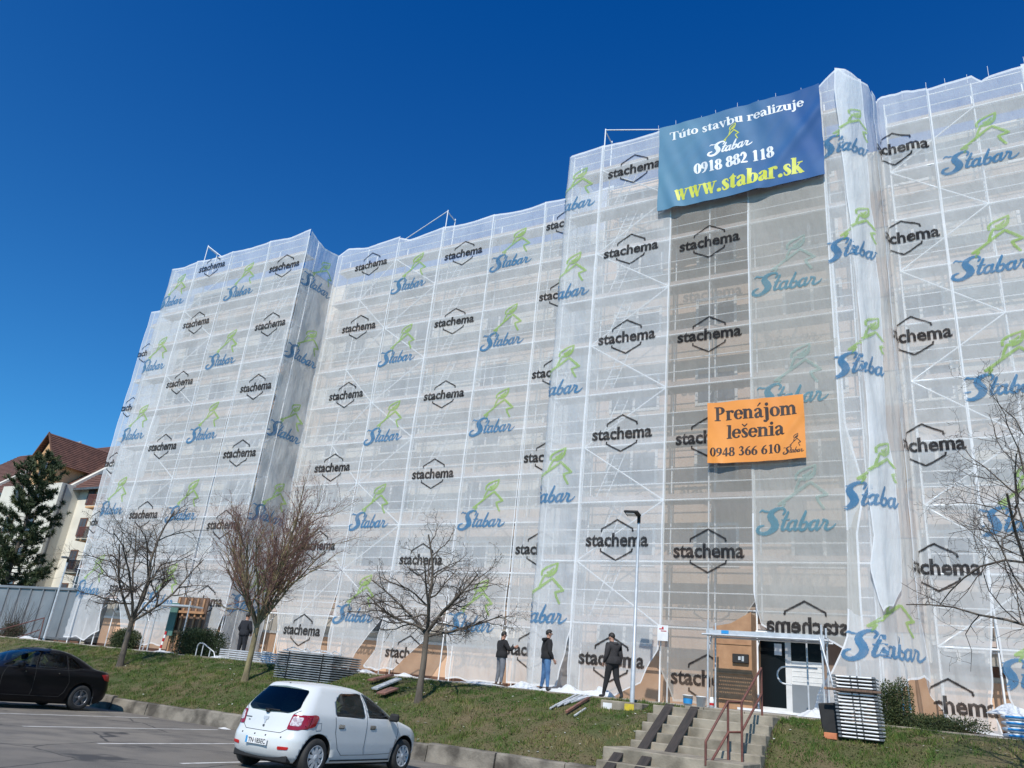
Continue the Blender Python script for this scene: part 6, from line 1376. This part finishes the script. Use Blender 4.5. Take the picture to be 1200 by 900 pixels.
    if hood:
        hb = MB(); c = P['neckb']+Vector((0, -.03*k, .03*k)); pts = []
        for i in range(13): a = PI*(.0+1.0*i/12)+PI; pts.append(c+Vector((.125*k*math.cos(a), .085*k*math.sin(a)-.02*k, .02*k-.04*k*abs(math.sin(a)))))
        hb.tube(pts, [.028*k+.028*k*math.sin(PI*i/12) for i in range(13)], 10); hb.build('hood', colors['top'], t)
    # jacket hem
    jm = MB(); pc = P['pelvis']+Vector((0, 0, .015*k)); n = 28; b = colors.get('bulk', 1.); vs = []
    for j, (dz, sx_, sy_) in enumerate(((.14, .168, .128), (.05, .180, .138), (-.06, .183, .142), (-.075, .172, .13))):
        for i in range(n): a = 2*PI*i/n; e = 1+.04*fn(math.cos(a)*3, math.sin(a)*3, dz*9); vs.append(pc+Vector((sx_*1.06*k*b*e*math.cos(a), sy_*1.06*k*b*e*math.sin(a), dz*k)))
    jm.add(vs, [(j*n+i, j*n+(i+1) % n, (j+1)*n+(i+1) % n, (j+1)*n+i) for j in range(3) for i in range(n)], 0, True); jm.build('jacket_hem', colors['top'], t, normals=False)
    return t
def pose(**kw):
    J = dict(pelvis=(0,0,.97), belly=(0,.0,1.10), chest=(0,.0,1.32), neckb=(0,-.01,1.455), neck=(0,.0,1.52), head0=(0,.02,1.58), head1=(0,.025,1.655), head2=(0,.015,1.715),
             hipL=(-.095,0,.90), kneeL=(-.115,.02,.50), ankL=(-.125,-.02,.095), toeL=(-.15,.15,.03), hipR=(.095,0,.90), kneeR=(.115,.02,.50), ankR=(.125,-.02,.095), toeR=(.15,.15,.03),
             shL=(-.185,-.01,1.405), elL=(-.245,-.03,1.12), wrL=(-.23,.09,.88), shR=(.185,-.01,1.405), elR=(.245,-.03,1.12), wrR=(.23,.09,.88))
    J.update(kw); return J
BLK = cloth('black_cloth', (.012, .012, .014), (.02, .02, .022)); NAVY = cloth('dark_navy_cloth', (.012, .014, .02), (.02, .022, .03)); GREYT = cloth('grey_trousers', (.19, .20, .225), (.12, .13, .15)); JEAN = cloth('blue_jeans', (.09, .20, .38), (.05, .12, .26)); CHAR = cloth('charcoal_hoodie', (.045, .042, .045), (.03, .028, .03)); SHOE = cloth('dark_shoes', (.02, .022, .028), (.035, .035, .04)); BROWN_S = cloth('brown_shoes', (.10, .06, .04), (.07, .045, .03))
def gz(y): return .135+(.19-.135)*min(1, max(0, (y-21.38)/1.62)) if y < 23 else .195
def stand(px, py, y, label, rz, H, J, colors, **kw):
    p = at(px, py, y); return person(label, (p.x, y, gz(y)), rz, H, J, colors, **kw)
# seen from behind, by the reddish tree
stand(282, 762, 23.2, 'worker dressed all in black seen from behind, standing by the reddish tree', rad(8), 1.80, pose(wrL=(-.17,.20,.98), elL=(-.30,.0,1.14), wrR=(.17,.20,.98), elR=(.30,.0,1.14), ankL=(-.15,-.02,.095), toeL=(-.18,.15,.03), ankR=(.15,-.02,.095), toeR=(.18,.15,.03), head1=(.0,.03,1.65), face=(0,1,-.1)), dict(top=NAVY, legs=NAVY, shoes=SHOE, bulk=1.18))
# arm raised to the net
stand(585, 798, 23.9, 'worker in a black jacket and grey trousers reaching up to the net', rad(-28), 1.74, pose(elR=(.30,.10,1.16), wrR=(.26,.33,1.28), elL=(-.23,.05,1.13), wrL=(-.12,.27,1.17), ankL=(-.14,-.03,.095), kneeL=(-.13,.03,.5), face=(.35,1,.1), toeL=(-.17,.14,.03)), dict(top=BLK, legs=GREYT, shoes=BROWN_S, bulk=1.24))
# in jeans
stand(638, 806, 22.6, 'worker in a black jacket and blue jeans looking along the net', rad(-42), 1.79, pose(elL=(-.26,-.05,1.13), wrL=(-.24,.03,.89), elR=(.26,-.02,1.12), wrR=(.235,.14,.90), ankL=(-.21,-.03,.095), kneeL=(-.15,.01,.5), toeL=(-.26,.13,.03), ankR=(.17,.03,.095), toeR=(.19,.20,.03), face=(.25,1,.05)), dict(top=BLK, legs=JEAN, shoes=SHOE, bulk=1.18), hood=True)
# in the grey hoodie, mid-step
stand(716, 815, 22.3, 'worker in a charcoal hoodie and black trousers stepping towards the left', rad(58), 1.80, pose(pelvis=(.02,-.02,.96), chest=(0,.04,1.31), neckb=(0,.05,1.445), neck=(0,.07,1.51), head0=(0,.10,1.57), head1=(0,.115,1.64), head2=(0,.105,1.70), elL=(-.25,-.04,1.11), wrL=(-.21,.13,.92), elR=(.25,-.06,1.11), wrR=(.23,.04,.87), kneeL=(-.10,.10,.50), ankL=(-.15,.16,.095), toeL=(-.17,.34,.03), kneeR=(.13,-.05,.49), ankR=(.19,-.24,.10), toeR=(.24,-.09,.03), face=(-.45,1,-.05)), dict(top=CHAR, legs=BLK, shoes=SHOE, bulk=1.2), hood=True)
# ------------------------------------------------------------------ brown-roofed house beyond the left end
Y0 = 40.; f_ = lambda px, py, y=Y0: at(px, py, y)
t = thing('apartment_house', 'cream apartment house with a brown tiled roof, gable dormer and balconies', 'house', (-74, 43, 0))
eave = f_(75, 564, 38.2).z; ridge = eave+6.6; XL, XR = -95., -58.; bx0, bx1 = -78.2, f_(73, 567, 38.2).x; BY = 38.2
mb = MB(); mb.bb(XL, XR, Y0, 52, 0, eave); mb.build('wall', M['house_white'], t, True)
mb = MB(); mb.bb(bx0, bx1, BY, Y0-.003, 1.4, eave-.1); mb.prism([(BY+.9, .2), (Y0, .2), (Y0, 1.4), (BY, 1.4)], 0, bx0, bx1); mb.build('bay', M['house_white'], t, True)
mb = MB(); mb.bb(bx1+.01, bx1+.16, BY+.25, BY+.4, .8, eave-.2); mb.build('downpipe', M['steel_dark'], t, True)
# roof with tile courses
def tiled(mb, p00, p10, p11, p01, n=26, th=.05):
    p00, p10, p11, p01 = map(Vector, (p00, p10, p11, p01)); nr = (p10-p00).cross(p01-p00).normalized()
    if nr.z < 0: nr = -nr
    for i in range(n):
        a, b = i/n, (i+1)/n; q0, q1, q2, q3 = p00.lerp(p01, a), p10.lerp(p11, a), p10.lerp(p11, b), p00.lerp(p01, b)
        mb.add([q0+nr*th, q1+nr*th, q2, q3, q0, q1], [(0,1,2,3), (4,5,1,0)])
mb = MB(); tiled(mb, (XL, Y0-.7, eave-.35), (XR, Y0-.7, eave-.35), (XR, 47, ridge), (XL, 47, ridge)); tiled(mb, (XL, 52.7, eave-.35), (XR, 52.7, eave-.35), (XR, 47, ridge), (XL, 47, ridge)); rf = mb.build('roof', M['tile'], t, True)
mb = MB(); mb.bb(XL, XR, Y0-.72, Y0-.62, eave-.5, eave-.32); g = mb.build('gutter', M['steel_dark'], rf); 
for v in g.data.vertices: v.co -= Vector(t.location)
# fire walls up the slope
for x in (-84.5, -69.6):
    mb = MB(); mb.prism([(Y0-.75, eave-.75), (47.2, ridge-.1), (47.2, ridge+.45), (Y0-.75, eave-.05)], 0, x, x+.55); mb.build('fire_wall', M['house_white'], t, True)
# gable dormer over the bay
GY = BY+.2; gx0, gx1 = f_(42, 540, GY).x, f_(64.5, 540, GY).x; gm = (gx0+gx1)/2; gz0, gz1 = eave-.2, f_(59, 512, GY).z
mb = MB(); mb.prism([(gx0, gz0), (gx1, gz0), (gx1, gz0+2.2), (gm, gz1), (gx0, gz0+2.2)], 1, GY, 46); mb.build('dormer', M['house_peach'], t, True)
mb = MB(); tiled(mb, (gx1+.55, GY-.5, gz0+1.95), (gx1+.55, 46, gz0+1.95), (gm, 46, gz1+.22), (gm, GY-.5, gz1+.22), 16); tiled(mb, (gx0-.55, GY-.5, gz0+1.95), (gx0-.55, 46, gz0+1.95), (gm, 46, gz1+.22), (gm, GY-.5, gz1+.22), 16); mb.build('dormer_roof', M['tile'], t, True)
mb = MB()
for sg, x in ((1, gx1+.55), (-1, gx0-.55)): mb.add([(x, GY-.52, gz0+1.85), (gm, GY-.52, gz1+.12), (gm, GY-.52, gz1+.32), (x, GY-.52, gz0+2.05), (x, GY-.4, gz0+1.85), (gm, GY-.4, gz1+.12), (gm, GY-.4, gz1+.32), (x, GY-.4, gz0+2.05)], [(0,1,2,3), (0,4,5,1), (4,7,6,5), (3,2,6,7)])
mb.build('barge_board', M['brown_wall'], t, True)
def win(x, y, z, w_, h_):
    mb = MB(); mb.bb(x-w_/2, x+w_/2, y-.06, y+.02, z, z+h_); o = mb.build('window', M['brown_wall'], t, True)
    mb = MB(); mb.bb(x-w_/2+.1, x-.04, y-.075, y-.05, z+.1, z+h_-.1); mb.bb(x+.04, x+w_/2-.1, y-.075, y-.05, z+.1, z+h_-.1); g = mb.build('pane', M['glass'], o)
    for v in g.data.vertices: v.co -= Vector(t.location)
win(gm+.2, GY, gz0+.75, 1.2, 1.5)
for z in (12.0, 9.2, 6.4, 3.6):
    win((bx0+bx1)/2+1.6, BY, z-.2, 1.3, 1.55); win((bx0+bx1)/2-1.8, BY, z-.2, 1.3, 1.55)
    win(bx1+1.9, Y0, z-.2, 1.1, 1.6); win(-82, Y0, z-.2, 1.4, 1.5)
for z in (11.4, 8.6, 5.8, 3.0):
    # recessed orange balcony strip right of the narrow windows
    mb = MB(); mb.bb(bx1+3.6, bx1+7.2, Y0-.03, Y0+.3, z-.1, z+2.3); mb.build('balcony_wall', M['house_peach'], t, True)
    mb = MB(); mb.bb(bx1+3.6, bx1+7.2, Y0-1.3, Y0-.035, z-.25, z-.1); b = mb.build('balcony', M['house_peach'], t, True)
    mb = MB()
    for i in range(20): x = bx1+3.65+3.1*i/19; mb.bb(x-.045, x+.045, Y0-1.28, Y0-1.25, z-.05, z+.85)
    mb.bb(bx1+3.6, bx1+7.2, Y0-1.29, Y0-1.24, z+.85, z+.92); g = mb.build('railing', M['rust'], b)
    for v in g.data.vertices: v.co -= Vector(t.location)
    win(bx1+5.2, Y0-.03, z, 1.2, 2.1)
# dormers of the further house part, skylights and chimneys
for x, y, zz in ((-84.2, 44.5, 19.4), (-80.8, 45.2, 19.6)):
    mb = MB(); mb.bb(x-.7, x+.7, y-.5, y+.5, 14, zz); c = mb.build('chimney', M['house_white'], t, True); mb = MB()
    for d in (-.3, .25): mb.tube([(x+d, y, zz), (x+d, y, zz+.55)], .11, 8); mb.tube([(x+d-.2, y, zz+.55), (x+d+.2, y, zz+.62)], .1, 8)
    g = mb.build('cowl', M['galv'], c)
    for v in g.data.vertices: v.co -= Vector(t.location)
for x in (-68.6, -67.0):
    mb = MB()
    for d in (0, .8): mb.tube([(x+d, 47, ridge-.3), (x+d, 47, ridge+.7)], .13, 8); mb.tube([(x+d-.25, 47, ridge+.7), (x+d+.25, 47, ridge+.75)], .12, 8)
    mb.build('vent_pipe', M['galv'], t, True)
for x, a in ((-69.0, .25), (-66.2, .62)):
    y = Y0-.7+7.7*a; z = eave-.35+(ridge-eave+.35)*a; sl_ = (ridge-eave+.35)/7.7; mb = MB()
    mb.add([(x, y, z+.1), (x+1.0, y, z+.1), (x+1.0, y+1.1, z+.1+sl_*1.1), (x, y+1.1, z+.1+sl_*1.1)], [(0,1,2,3)]); mb.build('skylight', M['glass'], t, True)
mb = MB(); mb.bb(-80, -58, 37.0, 37.15, 0, 2.6); mb.bb(-80, -58, 36.9, 37.0, 2.55, 2.75); tag(mb.build('garden_wall', M['brown_wall']), 'low reddish wall below the cream apartment house', 'wall')
# hills of trees are not seen; the horizon is closed by the terrace ground
